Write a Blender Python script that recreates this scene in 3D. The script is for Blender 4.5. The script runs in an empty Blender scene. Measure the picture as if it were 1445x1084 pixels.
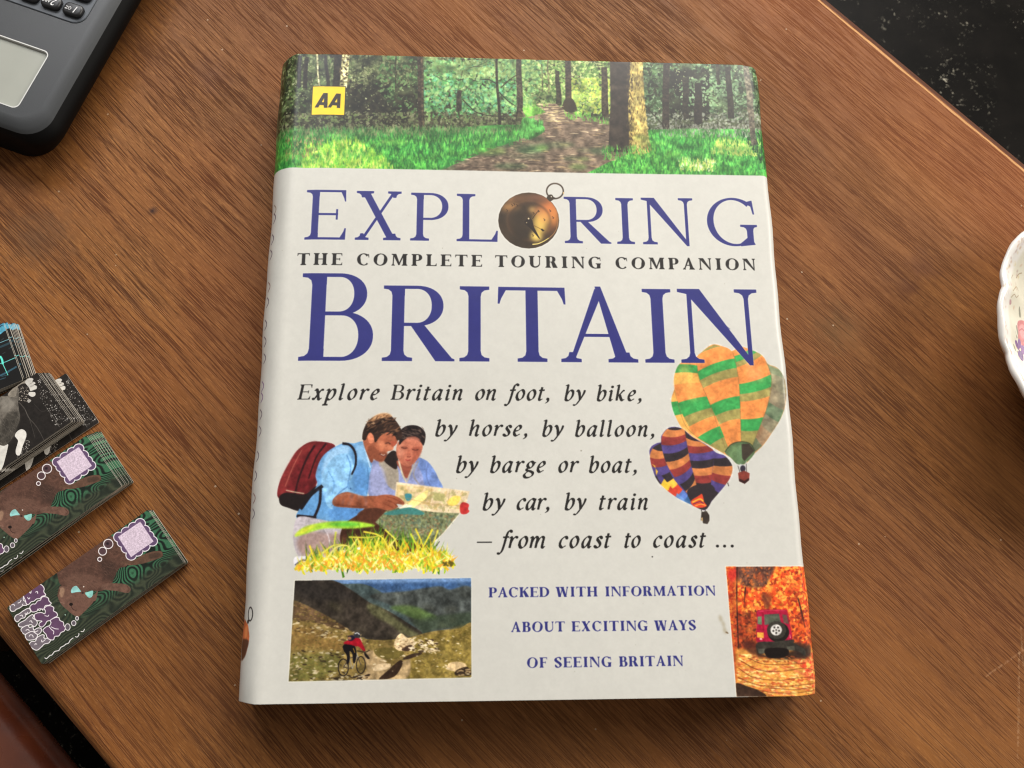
import bpy, bmesh, math
import numpy as np
from mathutils import Vector, Matrix
R = math.radians
S = bpy.context.scene
C = S.collection
# ---------------------------------------------------------------- camera (metres, table top is z = 0)
cam = bpy.data.cameras.new('camera'); co = bpy.data.objects.new('camera', cam); C.objects.link(co); S.camera = co
cam.sensor_width = 36; cam.lens = 1200/1445*36; cam.clip_start = .01; cam.clip_end = 60
Mx = Matrix(((.9984925, -.0048455, -.0546734), (-.0094155, .9662093, -.2575869), (.0540741, .2577134, .9647071))).to_4x4()
Mx.translation = (-.02666, -.109463, .3771483); co.matrix_world = Mx
cam.dof.use_dof = True; cam.dof.focus_distance = .38; cam.dof.aperture_fstop = 22.
S.cycles.pixel_filter_type = 'BLACKMAN_HARRIS'; S.cycles.filter_width = 1.15
# ---------------------------------------------------------------- light: a room with a window beyond the table's far side
Wd = bpy.data.worlds.new('World'); S.world = Wd; Wd.use_nodes = True
Wd.node_tree.nodes['Background'].inputs[0].default_value = (1.0, .93, .84, 1); Wd.node_tree.nodes['Background'].inputs[1].default_value = .22
def area(name, loc, target, sx, sy, power, col):
    l = bpy.data.lights.new(name, 'AREA'); l.shape = 'RECTANGLE'; l.size = sx; l.size_y = sy; l.energy = power; l.color = col
    o = bpy.data.objects.new(name, l); C.objects.link(o); o.location = loc
    o.rotation_euler = (Vector(target)-Vector(loc)).to_track_quat('-Z', 'Y').to_euler(); return o
area('window_light', (.55, 1.8, 1.35), (0, 0, 0), 1.4, 1.1, 60, (1.0, .965, .91))
area('side_window_light', (1.35, .45, .78), (.1, 0, 0), .5, .5, 13, (1.0, .94, .86))
area('left_fill_light', (-.62, 1.3, 1.25), (-.1, 0, 0), .5, .5, 12, (.96, .97, 1.0))  # unseen lamp added to light the stool while the floor gap stays shaded
S.view_settings.view_transform = 'Standard'; S.view_settings.look = 'None'; S.view_settings.exposure = 0; S.view_settings.gamma = 1
# ---------------------------------------------------------------- flat print
# The printed matter (dust jacket, mini cards, porcelain decoration) is drawn here as
# vector shapes into small colour arrays, which become the print of those surfaces.
def _hom(src, dst):
    A = []
    for (x, y), (u, v) in zip(src, dst):
        A.append([x, y, 1, 0, 0, 0, -u*x, -u*y, -u]); A.append([0, 0, 0, x, y, 1, -v*x, -v*y, -v])
    return np.linalg.svd(np.array(A, float))[2][-1].reshape(3, 3)

def happly(h, P):
    P = np.asarray(P, float).reshape(-1, 2)
    q = np.c_[P, np.ones(len(P))] @ h.T
    return q[:, :2] / q[:, 2:]

def smooth(P, n=6, closed=True):
    P = np.asarray(P, float)
    if closed:
        a, b, c, d = np.roll(P, 1, 0), P, np.roll(P, -1, 0), np.roll(P, -2, 0)
    else:
        Q = np.vstack([2*P[0]-P[1], P, 2*P[-1]-P[-2]])
        a, b, c, d = Q[:-3], Q[1:-2], Q[2:-1], Q[3:]
    t = np.linspace(0, 1, n, endpoint=False)[:, None, None]
    r = .5*((2*b) + (-a+c)*t + (2*a-5*b+4*c-d)*t*t + (-a+3*b-3*c+d)*t**3)
    r = r.transpose(1, 0, 2).reshape(-1, 2)
    return r if closed else np.vstack([r, P[-1]])

def vnoise(h, w, cy, cx, seed):
    r = np.random.RandomState(seed).rand(int(cy)+2, int(cx)+2).astype(np.float32)
    y = np.linspace(0, cy-1e-3, h); x = np.linspace(0, cx-1e-3, w)
    yi, xi = y.astype(int), x.astype(int)
    fy, fx = y-yi, x-xi
    fy = (fy*fy*(3-2*fy))[:, None]; fx = (fx*fx*(3-2*fx))[None]
    a, b, c, d = r[yi][:, xi], r[yi][:, xi+1], r[yi+1][:, xi], r[yi+1][:, xi+1]
    return ((a*(1-fx)+b*fx)*(1-fy) + (c*(1-fx)+d*fx)*fy).astype(np.float32)*2-1

def fbm(h, w, cy, cx, seed, octs=4, g=.55):
    o = np.zeros((h, w), np.float32); a = 1; s = 0
    for k in range(octs):
        o += a*vnoise(h, w, min(h, cy*2**k), min(w, cx*2**k), seed+k); s += a; a *= g
    return o/s*1.6

def boxblur(m, r):
    r = int(round(r))
    if r < 1: return m
    for ax in (0, 1):
        for _ in range(2):
            p = np.pad(m, [(r+1, r) if k == ax else (0, 0) for k in (0, 1)], mode='edge')
            c = np.cumsum(p, axis=ax, dtype=np.float64)
            m = (np.take(c, range(2*r+1, c.shape[ax]), ax)-np.take(c, range(0, c.shape[ax]-2*r-1), ax))/(2*r+1)
    return m.astype(np.float32)

class Canvas:
    def __init__(s, w, h, hom, bg, seed=1):
        s.w, s.h, s.H = w, h, hom
        s.a = np.empty((h, w, 3), np.float32); s.a[:] = np.array(bg, np.float32)
        s.fine = fbm(h, w, h/4, w/4, seed, 2)
        s.mid = fbm(h, w, h/14, w/14, seed+9, 3)
        s.big = fbm(h, w, 7, 6, seed+20, 3)
        s.clipm = None
        s.o = (0., 0., 1.)
    def view(s, ox=0., oy=0., k=1.): s.o = (ox, oy, k)
    def pts(s, P):
        if isinstance(P, str): P = [tuple(map(float, q.split(','))) for q in P.split()]
        P = np.asarray(P, float).reshape(-1, 2)
        return P/s.o[2]+np.array(s.o[:2])
    def mask(s, polys, blur=0):
        Q = []; sg = []
        for p in polys:
            sign = 1
            if isinstance(p, tuple) and len(p) == 2 and np.isscalar(p[1]): p, sign = p
            q = happly(s.H, p) if s.H is not None else np.asarray(p, float)
            if len(q) < 3: continue
            x, y = q[:, 0], q[:, 1]
            ar = np.sum(x*np.roll(y, -1)-y*np.roll(x, -1))
            Q.append(q); sg.append(sign*(1 if ar > 0 else -1))
        if not Q: return None
        A = np.vstack(Q); B = np.vstack([np.roll(q, -1, 0) for q in Q])
        D = np.concatenate([np.full(len(q), g) for q, g in zip(Q, sg)])
        m = int(blur*3)+2
        x0, y0 = max(0, int(A[:, 0].min())-m), max(0, int(A[:, 1].min())-m)
        x1, y1 = min(s.w, int(A[:, 0].max())+m+2), min(s.h, int(A[:, 1].max())+m+2)
        if x1 <= x0 or y1 <= y0: return None
        w, h = x1-x0, y1-y0; SS = 4
        up = A[:, 1] > B[:, 1]
        P = np.where(up[:, None], B, A); R = np.where(up[:, None], A, B); D = np.where(up, -D, D)
        ya = (P[:, 1]-y0)*SS-.5; yb = (R[:, 1]-y0)*SS-.5
        ra = np.clip(np.ceil(ya), 0, h*SS).astype(int); rb = np.clip(np.ceil(yb), 0, h*SS).astype(int)
        n = np.maximum(rb-ra, 0); idx = np.repeat(np.arange(len(n)), n)
        if len(idx) == 0: return None
        row = np.arange(len(idx))-np.repeat(np.cumsum(n)-n, n)+ra[idx]
        t = (row-ya[idx])/(yb-ya)[idx]
        x = np.clip(P[idx, 0]+(R[idx, 0]-P[idx, 0])*t-x0, 0, w-1e-3)
        xi = x.astype(int); f = x-xi; d = D[idx]
        W = w+1
        acc = np.bincount(row*W+xi, d*(1-f), h*SS*W)+np.bincount(row*W+xi+1, d*f, h*SS*W)[:h*SS*W]
        c = np.cumsum(acc.reshape(h*SS, W), 1)[:, :w]
        c = np.clip(np.abs(c), 0, 1).reshape(h, SS, w).mean(1).astype(np.float32)
        if blur: c = boxblur(c, blur)
        return c, x0, y0, x1, y1
    def fill(s, polys, col, a=1., amp=0., noise='mid', blur=0., tint=None):
        r = s.mask(polys, blur)
        if r is None: return
        c, x0, y0, x1, y1 = r
        if s.clipm is not None: c = c*s.clipm[y0:y1, x0:x1]
        col = np.array(col, np.float32)/255.
        col = np.broadcast_to(col, (y1-y0, x1-x0, 3))
        if amp:
            n = getattr(s, noise)[y0:y1, x0:x1, None] if isinstance(noise, str) else noise[y0:y1, x0:x1, None]
            if tint is not None:
                k = np.clip(n*amp+.5, 0, 1); col = col*(1-k)+np.array(tint, np.float32)/255.*k
            else: col = col*(1+amp*n)
        c = (c*a)[..., None]
        s.a[y0:y1, x0:x1] = s.a[y0:y1, x0:x1]*(1-c)+col*c
    def P(s, txt, col, sm=False, **k):
        p = s.pts(txt); s.fill([smooth(p) if sm else p], col, **k)
    def S(s, txt, col, **k): s.P(txt, col, True, **k)
    def line(s, txt, w, col, sm=True, closed=False, **k):
        p = s.pts(txt)
        if sm and len(p) > 2: p = smooth(p, 6, closed)
        if closed: p = np.vstack([p, p[:1]])
        s.fill(tube(p, (w if np.isscalar(w) else w[0])/s.o[2], None if np.isscalar(w) else w[1]/s.o[2]), col, **k)
    def soften(s, region, r=1, amp=.06, noise='fine', feather=1, sat=0., before=None, k=.55):
        """screened-photograph look: slightly soft, with grain"""
        m = s.mask([s.pts(region)], feather)
        c, x0, y0, x1, y1 = m; c = c[..., None]; A = s.a[y0:y1, x0:x1]
        if before is not None: c = c*boxblur((np.abs(A-before[y0:y1, x0:x1]).max(-1) > .02).astype(np.float32), 1)[..., None]
        B = A+(np.stack([boxblur(A[..., q], r) for q in range(3)], -1)-A)*k if r else A.copy()
        B = B*(1+amp*getattr(s, noise)[y0:y1, x0:x1, None])
        if sat: L = B.mean(-1, keepdims=True); B = L+(B-L)*(1+sat)
        s.a[y0:y1, x0:x1] = A*(1-c)+B*c
    def ell(s, x, y, rx, ry, col, ang=0, **k):
        t = np.linspace(0, 2*np.pi, 28, endpoint=False); c, q = math.cos(ang), math.sin(ang)
        p = np.c_[x+rx*np.cos(t)*c-ry*np.sin(t)*q, y+rx*np.cos(t)*q+ry*np.sin(t)*c]
        s.fill([s.pts(p)], col, **k)
    def ring(s, x, y, rx, ry, w, col, **k):
        t = np.linspace(0, 2*np.pi, 40, endpoint=False)
        s.fill([s.pts(np.c_[x+rx*np.cos(t), y+ry*np.sin(t)]), (s.pts(np.c_[x+(rx-w)*np.cos(t), y+(ry-w)*np.sin(t)]), -1)], col, **k)
    def dabs(s, region, n, cols, size, asp=.5, ang=0., spread=3.2, rng=None, dens=None, a=1., taper=False):
        """n small strokes with random place, size and colour inside a polygon"""
        reg = s.pts(region); lo, hi = reg.min(0), reg.max(0)
        xy = lo+rng.rand(int(n*1.0), 2)*(hi-lo)
        x, y = xy.T; ins = np.zeros(len(x), bool)
        for (xa, ya), (xb, yb) in zip(reg, np.roll(reg, -1, 0)):
            c = ((ya > y) != (yb > y)) & (x < (xb-xa)*(y-ya)/((yb-ya) or 1e-9)+xa); ins ^= c
        xy = xy[ins]
        if dens is not None:
            q = happly(s.H, xy).astype(int); q[:, 0] = q[:, 0].clip(0, s.w-1); q[:, 1] = q[:, 1].clip(0, s.h-1)
            xy = xy[dens[q[:, 1], q[:, 0]] > (rng.rand(len(xy))*2-1)*.7]
        m = len(xy)
        if not m: return
        sz = (size/s.o[2])*(.45+rng.rand(m)*1.1); th = ang+(rng.rand(m)-.5)*spread
        if taper: base = np.array([[-1, -1], [-.2, -.8], [1.6, 0], [-.2, .8], [-1, 1]])*[1, asp]
        else: base = np.array([[-1, 0], [-.5, -.8], [.4, -1], [1, -.1], [.6, .9], [-.4, .8]])*[1, asp]
        cs, sn = np.cos(th), np.sin(th)
        B = base[None]*(.75+.5*rng.rand(m, len(base), 1))
        X = (B[..., 0]*cs[:, None]-B[..., 1]*sn[:, None])*sz[:, None]+xy[:, :1]
        Y = (B[..., 0]*sn[:, None]+B[..., 1]*cs[:, None])*sz[:, None]+xy[:, 1:]
        G = np.stack([X, Y], -1); ci = rng.randint(0, len(cols), m)
        order = list(range(len(cols)))*2; half = rng.rand(m) > .5
        for k, c in enumerate(order):
            sel = (ci == c) & (half == (k >= len(cols)))
            if sel.any(): s.fill(list(G[sel]), cols[c], a=a)

def tube(p, w0, w1=None):
    """quads and joints along a polyline, width w0 to w1"""
    p = np.asarray(p, float); n = len(p)
    w = np.linspace(w0, w0 if w1 is None else w1, n) if np.isscalar(w0) else np.asarray(w0)
    out = []
    for i in range(n-1):
        d = p[i+1]-p[i]; L = math.hypot(*d)
        if L < 1e-9: continue
        q = np.array([-d[1], d[0]])/L/2
        out.append(np.array([p[i]+q*w[i], p[i+1]+q*w[i+1], p[i+1]-q*w[i+1], p[i]-q*w[i]]))
    t = np.linspace(0, 2*np.pi, 8, endpoint=False)
    for i in range(1, n-1): out.append(p[i]+np.c_[np.cos(t), np.sin(t)]*w[i]/2*.98)
    return out

# ---------------------------------------------------------------- lettering (drawn, no font file)
# capital height 1, baseline y = 0, y up; w = letter width, s = stem, t = hairline
def _rect(x0, x1, y0, y1): return np.array([[x0, y0], [x1, y0], [x1, y1], [x0, y1]])
def _serif(x, s, y, up, e, t, el=None, er=None):
    el = e if el is None else el; er = e if er is None else er
    k = 1 if up else -1
    a, b = x-s/2, x+s/2; b1 = min(.09, e*1.1)
    return [np.array([[a-el, y], [b+er, y], [b+er, y+k*t], [b+er*.45, y+k*(t+.01)], [b+er*.12, y+k*(t+b1*.45)], [b, y+k*(t+b1)],
                      [a, y+k*(t+b1)], [a-el*.12, y+k*(t+b1*.45)], [a-el*.45, y+k*(t+.01)], [a-el, y+k*t]])]
def _stem(x, s, t, e, y0=0, y1=1, bot=True, top=True, bl=None, br=None, tl=None, tr=None):
    o = [_rect(x-s/2, x+s/2, y0, y1)]
    if bot: o += _serif(x, s, y0, True, e, t, bl, br)
    if top: o += _serif(x, s, y1, False, e, t, tl, tr)
    return o
def _bowl(xl, xr, yb, yt, s, t, n=2.15):
    th = np.linspace(np.pi/2, -np.pi/2, 26)
    def arc(x0, rx, ry, cy):
        c, q = np.cos(th), np.sin(th)
        return np.c_[x0+rx*np.abs(c)**(2/n), cy+ry*np.sign(q)*np.abs(q)**(2/n)]
    H = yt-yb; cy = (yt+yb)/2; xm = xl+max(0, (xr-xl)-H*.62)
    o = arc(xm, xr-xm, H/2, cy); i = arc(xm, max(.01, xr-xm-s), H/2-t, cy)
    return [np.vstack([[xl, yt], o, [xl, yb], [xl, yb+t], i[::-1], [xl, yt-t]])]
def _ringarc(cx, cy, rx, ry, s, t, a0, a1, tilt=.12):
    a = np.linspace(a0, a1, 48)
    o = np.c_[cx+rx*np.cos(a), cy+ry*np.sin(a)]
    w = t+(s-t)*np.abs(np.cos(a-tilt))**1.6
    i = np.c_[cx+(rx-w)*np.cos(a), cy+(ry-w*.9)*np.sin(a)]
    return [np.vstack([o, i[::-1]])]
def _diag(x0, y0, x1, y1, w):
    """stroke with horizontal cuts, w measured horizontally"""
    return [np.array([[x0-w/2, y0], [x0+w/2, y0], [x1+w/2, y1], [x1-w/2, y1]])]
def _flag(x, y, dx, dy, t, w):
    """terminal of an arm: vertical wedge"""
    return [np.array([[x, y], [x-dx*w, y], [x-dx*w*1.6, y+dy*.35*t], [x-dx*w*.5, y+dy*.16], [x-dx*w*.2, y+dy*.23], [x+dx*w*.12, y+dy*.23]])]

def cap(c, w, s, t, e):
    x = e+s/2; r = w
    if c == 'I': return _stem(w/2, s, t, e)
    if c == 'E' or c == 'F':
        o = _stem(x, s, t, e, tr=0, br=e if c == 'F' else 0)
        o += [_rect(x, r-.04*w, 1-t, 1)]+_flag(r-.02*w, 1, 1, -1, t, .06)
        o += [_rect(x, r-.2*w, .5-t*.3, .5+t*.7)]+[_rect(r-.2*w-t*.8, r-.2*w, .5-.10, .5+.11)]
        if c == 'E': o += [_rect(x, r-.04*w, 0, t)]+_flag(r, 0, 1, 1, t, .07)
        return o
    if c == 'L': return _stem(x, s, t, e, br=0)+[_rect(x, r-.04*w, 0, t)]+_flag(r, 0, 1, 1, t, .08)
    if c == 'T':
        o = _stem(w/2, s, t, e, top=False)+[_rect(.03*w, .97*w, 1-t*1.1, 1)]
        o += _flag(w, 1, 1, -1, t, .07)+_flag(0, 1, -1, -1, t, .07); return o
    if c == 'H': return _stem(x, s, t, e)+_stem(w-x, s, t, e)+[_rect(x, w-x, .5-t*.4, .5+t*.6)]
    if c == 'P': return _stem(x, s, t, e, tr=0)+_bowl(x, r, .43, 1, s*.95, t)
    if c == 'R': return _stem(x, s, t, e, tr=0)+_bowl(x, r*.84, .46, 1, s*.95, t)+[np.array([[x+s*.9, .5], [x+s*1.8+.03, .5], [r-e*.3, t*.9], [r, t*.6], [r, 0], [r-s*1.25-e*.4, 0]])]
    if c == 'B': return _stem(x, s, t, e, tr=0, br=0)+_bowl(x, r*.9, .515, 1, s*.9, t)+_bowl(x, r, 0, .555, s*1.02, t)
    if c == 'D': return _stem(x, s, t, e, tr=0, br=0)+_bowl(x, r, 0, 1, s, t, 2.05)
    if c == 'O':
        a = np.linspace(0, 2*np.pi, 60, endpoint=False)
        wd = t+(s*1.08-t)*np.abs(np.cos(a+.12))**1.7
        return [np.c_[w/2+w/2*np.cos(a), .5+.52*np.sin(a)], (np.c_[w/2+(w/2-wd)*np.cos(a), .5+(.52-wd*.92)*np.sin(a)], -1)]
    if c in 'CG':
        rx = w*.54
        o = _ringarc(rx, .5, rx, .52, s*1.05, t*1.15, math.radians(48 if c == 'C' else 50), math.radians(312 if c == 'C' else 300))
        tx = rx+rx*math.cos(math.radians(48)); ty = .5+.52*math.sin(math.radians(48))
        o += [np.array([[tx-.09, ty+.045], [tx+.01, .96], [tx+.035, .965], [tx+.035+t*.7, .665], [tx+.035, .665], [tx-.0, ty-.05], [tx-.09, ty+.045-t*1.1]])]
        if c == 'G':
            gx = w-s/2-e*.7
            o += [_rect(gx-s/2, gx+s/2, .08, .44)]+_serif(gx, s, .44, False, e*1.1, t, None, e*.7)
            a = np.radians(np.linspace(295, 340, 10)); p = np.c_[rx+rx*1.0*np.cos(a), .5+.5*np.sin(a)]
            o += [np.array([[rx+.2*rx, -.02], [rx+.2*rx, -.02+t*1.4], [gx-s/2, .16], [gx, .16], [gx+s/2, .08], [rx+.75*rx, .015]])]
        return o
    if c == 'U': 
        a = np.linspace(np.pi, 2*np.pi, 24); xr = w-e-t*.9; xl = x; cx = (xl-s/2+xr+t/2)/2; rx = cx-(xl-s/2)
        ww = t+(s-t)*np.abs(np.sin(a/2))**1.6
        oo = np.c_[cx+rx*np.cos(a), .36+.38*np.sin(a)]; ii = np.c_[cx+(rx-ww)*np.cos(a), .36+(.38-t*1.3-(ww-t)*.25)*np.sin(a)]
        return [_rect(xl-s/2, xl+s/2, .34, 1)]+_serif(xl, s, 1, False, e, t)+[_rect(xr-t/2-.0, xr+t/2, .34, 1)]+_serif(xr, t, 1, False, e, t)+[np.vstack([oo, ii[::-1]])]
    if c == 'N':
        xl = e+t*.7; xr = w-e-t*.7; tt = t*1.35
        o = [_rect(xl-tt/2, xl+tt/2, 0, 1-.02)]+_serif(xl, tt, 0, True, e, t)+[_rect(xr-tt/2, xr+tt/2, 0, 1)]+_serif(xr, tt, 1, False, e, t)
        o += [np.array([[0, 1], [xl+s*.95, 1], [xr+tt/2, 0+.02], [xr+tt/2, -.03], [xr-tt*.3, -.03], [xl-tt/2, .93], [0, 1-t]])]; return o
    if c == 'M':
        xl = e+t*.7; xr = w-e-s/2; m = (xl+xr)/2-.02*w; tt = t*1.3
        o = [np.array([[xl-tt/2-.0, 0], [xl+tt/2, 0], [xl+tt/2+.03, 1], [xl-tt/2+.03, 1]])]+_serif(xl, tt, 0, True, e, t)+_stem(xr, s, t, e, top=True, tl=0)
        o += [np.array([[0, 1], [xl+s*.85, 1], [m+s*.45, .08], [m, .02], [xl-.0, .9], [0, 1-t]])]
        o += [np.array([[m-.03, .05], [m+t, .05], [xr+s*.0, 1], [xr-s*.5, 1]])]; return o
    if c == 'X': 
        o = _diag(w-e-s*.75, 0, e+s*.65, 1, s*1.18)+_diag(e+t, 0, w-e-t*1.4, 1, t*1.35)
        for xx, y, u, k in ((w-e-s*.75, 0, True, 1), (e+s*.65, 1, False, 1), (e+t, 0, True, 0), (w-e-t*1.4, 1, False, 0)):
            o += _serif(xx, s if k else t*1.3, y, u, e*.85, t)
        return o
    if c == 'A':
        ap = w*.48
        o = [np.array([[ap-.01-t*.2, 1.03], [ap+s*.36, 1.03], [w-e-s*.05, 0], [w-e-s*1.15, 0]])]
        o += [np.array([[ap-.02, 1.0], [ap+.03+t, .93], [e+t*1.35, 0], [e, 0]])]
        o += _serif(w-e-s*.6, s*1.05, 0, True, e, t)+_serif(e+t*.6, t*1.2, 0, True, e*.95, t)
        xa = e+t*.6+(ap-e)*.36; xb = w-e-s*.6-(w-e-s*.6-ap)*.36
        o += [_rect(xa, xb, .34, .34+t*.95)]; return o
    if c == 'W':
        o = []
        q = w/4.15
        o += _diag(q*1.25, -.02, e+s*.5, 1, s*1.05)+_diag(q*1.25+s*.15, -.02, q*2.25, 1, t*1.3)+_diag(q*3.1, -.02, q*2.05, 1, s*1.05)+_diag(q*3.1+s*.15, -.02, w-e-t, 1, t*1.3)
        o += _serif(e+s*.5, s, 1, False, e, t)+_serif(q*2.05, s, 1, False, e, t)+_serif(w-e-t, t, 1, False, e, t); return o
    if c == 'Y':
        m = w*.5
        return _diag(m, .42, e+s*.5, 1, s*1.05)+_diag(m+s*.2, .42, w-e-t, 1, t*1.4)+[_rect(m-s/2, m+s/2, 0, .46)]+_serif(m, s, 0, True, e, t)+_serif(e+s*.5, s, 1, False, e*.9, t)+_serif(w-e-t, t, 1, False, e*.9, t)
    if c == 'K':
        o = _stem(x, s, t, e)
        o += _diag(x+s*.4, .46, w-e-t*1.2, 1, t*1.6)+_serif(w-e-t*1.2, t, 1, False, e, t)
        o += [np.array([[x+s*.6, .55], [x+s*1.5, .66], [w, t*.6], [w, 0], [w-s*1.3-e*.4, 0]])]; return o
    if c == 'S':
        p = smooth(np.array([[.86, .80], [.74, .955], [.46, .97], [.20, .88], [.16, .70], [.42, .54], [.74, .38], [.84, .20], [.62, .03], [.34, .03], [.10, .20]])*[w, 1], 6, False)
        d = np.gradient(p, axis=0); th = np.arctan2(d[:, 1], d[:, 0])
        wd = t*1.1+(s*1.15-t)*np.abs(np.sin(th-math.radians(20)))**1.4*np.interp(np.linspace(0, 1, len(p)), [0, .15, .5, .85, 1], [.35, .45, 1, .45, .35])
        return tube(p, wd)+[np.array([[.86*w-t, .99], [.88*w, .99], [.9*w, .7], [.83*w, .7], [.76*w, .9]]), np.array([[.10*w, .02], [.10*w+t, .02], [.2*w, .1], [.13*w, .3], [.06*w, .3]])]
    return []

CAPW = dict(I=.5, E=.84, F=.78, L=.82, T=.96, H=1.08, P=.84, R=.98, B=.86, D=1.03, O=1.1, C=.98, G=1.02, U=1.0, N=1.04, M=1.26, X=.98, A=1.0, W=1.36, Y=.94, K=.98, S=.72)

def _pen(P, s, t, closed=False, n=7):
    p = smooth(P, n, closed) if len(P) > 2 else np.asarray(P, float)
    if closed: p = np.vstack([p, p[:1]])
    if len(p) == 2: p = np.linspace(p[0], p[1], 5)
    d = np.gradient(p, axis=0); th = np.arctan2(d[:, 1], d[:, 0])
    return tube(p, t+(s-t)*np.abs(np.sin(th-math.radians(38)))**1.25)

_SER = [[(-.01, .985), (.06, 1.03), (.15, 1.07)]]
_ARCH = [(.10, .28), (.22, .54), (.36, .68), (.46, .60), (.43, .32), (.42, .08), (.48, .01), (.58, .09)]
LOW = {
 'a': (.62, [[(.47, .60), (.36, .68), (.20, .58), (.08, .34), (.09, .08), (.19, .01), (.33, .16), (.45, .44)], [(.51, .70), (.45, .36), (.43, .08), (.48, .01), (.58, .09)]]),
 'b': (.56, _SER+[[(.13, 1.06), (.10, .5), (.08, .06)], [(.09, .30), (.20, .56), (.34, .68), (.47, .58), (.46, .28), (.32, .03), (.18, -.01), (.08, .06)]]),
 'c': (.48, [[(.44, .56), (.38, .67), (.24, .63), (.10, .42), (.09, .15), (.22, .01), (.42, .12)]]),
 'e': (.50, [[(.09, .31), (.28, .36), (.41, .51), (.38, .66), (.26, .66), (.11, .45), (.08, .17), (.20, .01), (.42, .12)]]),
 'f': (.40, [[(.56, 1.0), (.48, 1.07), (.37, 1.0), (.30, .70), (.25, .25), (.18, -.15), (.07, -.34), (-.05, -.32)], [(.12, .66), (.46, .68)]]),
 'g': (.54, [[(.44, .60), (.34, .69), (.18, .62), (.12, .44), (.20, .29), (.34, .30), (.44, .46), (.44, .60)], [(.42, .62), (.50, .60), (.58, .64)], [(.18, .30), (.10, .20), (.14, .11), (.32, .06), (.48, -.04), (.46, -.22), (.28, -.34), (.08, -.33), (.0, -.20), (.06, -.07), (.18, .04)]]),
 'h': (.62, _SER+[[(.13, 1.06), (.10, .5), (.08, .0)], _ARCH]),
 'i': (.30, [[(.02, .60), (.09, .67), (.16, .69)], [(.15, .69), (.13, .36), (.11, .08), (.16, .01), (.27, .09)]]),
 'k': (.58, _SER+[[(.13, 1.06), (.10, .5), (.08, .0)], [(.10, .30), (.28, .48), (.40, .66), (.46, .68)], [(.22, .40), (.30, .2), (.40, .02), (.54, .08)]]),
 'l': (.30, _SER+[[(.13, 1.06), (.11, .5), (.09, .08), (.15, .01), (.26, .09)]]),
 'n': (.62, [[(.0, .60), (.07, .67), (.14, .69)], [(.13, .68), (.11, .4), (.08, .0)], _ARCH]),
 'm': (.96, [[(.0, .60), (.07, .67), (.14, .69)], [(.13, .68), (.11, .4), (.08, .0)], [(.10, .28), (.20, .54), (.32, .68), (.41, .60), (.39, .32), (.37, .0)], [(.40, .28), (.52, .56), (.66, .68), (.76, .60), (.74, .32), (.73, .08), (.79, .01), (.89, .09)]]),
 'o': (.56, [[(.30, .68), (.12, .50), (.08, .22), (.20, .01), (.40, .12), (.48, .42), (.42, .63)]]),
 'p': (.60, [[(.0, .60), (.07, .67), (.14, .69)], [(.14, .68), (.10, .2), (.06, -.36)], [(-.08, -.36), (.22, -.345)], [(.11, .30), (.22, .56), (.36, .68), (.49, .58), (.48, .28), (.34, .03), (.20, -.01), (.10, .06)]]),
 'r': (.44, [[(.0, .60), (.07, .67), (.14, .69)], [(.13, .68), (.11, .4), (.08, .0)], [(.10, .30), (.20, .54), (.33, .68), (.44, .65)]]),
 's': (.42, [[(.38, .57), (.31, .67), (.18, .63), (.15, .49), (.25, .36), (.33, .21), (.28, .04), (.14, .0), (.02, .09)]]),
 't': (.38, [[(.19, .88), (.15, .5), (.11, .10), (.17, .01), (.30, .09)], [(.03, .66), (.36, .68)]]),
 'x': (.54, [[(.02, .58), (.12, .67), (.22, .46), (.33, .05), (.40, .01), (.50, .10)], [(.50, .64), (.40, .64), (.26, .38), (.10, .04), (.01, .05)]]),
 'y': (.56, [[(.02, .60), (.12, .67), (.22, .45), (.30, .04)], [(.52, .69), (.46, .42), (.30, .06), (.10, -.28), (-.06, -.32)]]),
}
def _dot(x, y, r):
    a = np.linspace(0, 2*np.pi, 12, endpoint=False); return [np.c_[x+r*np.cos(a), y+r*np.sin(a)]]
def glyph(c, s, t, e, italic):
    if c in '.': return .26, _dot(.13, .08, .085)
    if c == ',': return .3, _dot(.14, .08, .095)+[smooth([[.2, .12], [.24, .0], [.16, -.14], [.0, -.22], [.1, -.1], [.12, .0]])]
    if c == '-': return .85, [_rect(0, .85, .33, .40)]
    if c in CAPW:
        w = CAPW[c]*(.86 if italic else 1); return w, cap(c, w, s, t, e)
    w, st = LOW[c]; o = []
    for p in st: o += _pen(p, s*1.08, t, closed=(c == 'o'))
    if c == 'i': o += _dot(.17, .93, .088)
    if c in 'fy': o += _dot(*((.53, 1.0) if c == 'f' else (-.03, -.31)), .055)
    if c == 'f': o += _dot(-.03, -.32, .055)
    if c in 'cr': o += _dot(*((.42, .58) if c == 'c' else (.42, .63)), .06)
    return w, o

def word(cv, txt, xs, xe, base, capmm, col, s=.17, t=.05, e=.09, slant=0., **k):
    """set one word between xs and xe on a baseline (all mm on the print), letters capmm high"""
    G = [glyph(c, s, t, e, slant > 0) for c in txt]
    W = sum(g[0] for g in G); tot = (xe-xs)/capmm-(slant*.9 if slant else 0)
    gap = (tot-W)/max(1, len(G)-1) if len(G) > 1 else 0
    x = 0; P = []; kx = 1.
    if slant: kx = 1.1; gap = (tot-W*kx)/max(1, len(G)-1)
    if gap < .02 and len(G) > 1: kx = tot/(W+.04*(len(G)-1)); gap = .04*kx
    for w, o in G:
        for p in o:
            sg = 1
            if isinstance(p, tuple): p, sg = p
            q = np.array(p, float); q = np.c_[xs+(x+q[:, 0]*kx+q[:, 1]*slant)*capmm, base-q[:, 1]*capmm]
            P.append((q, sg))
        x += w*kx+gap
    H, cv.H = cv.H, cv.HM
    cv.fill(P, col, **k); cv.H = H
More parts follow.
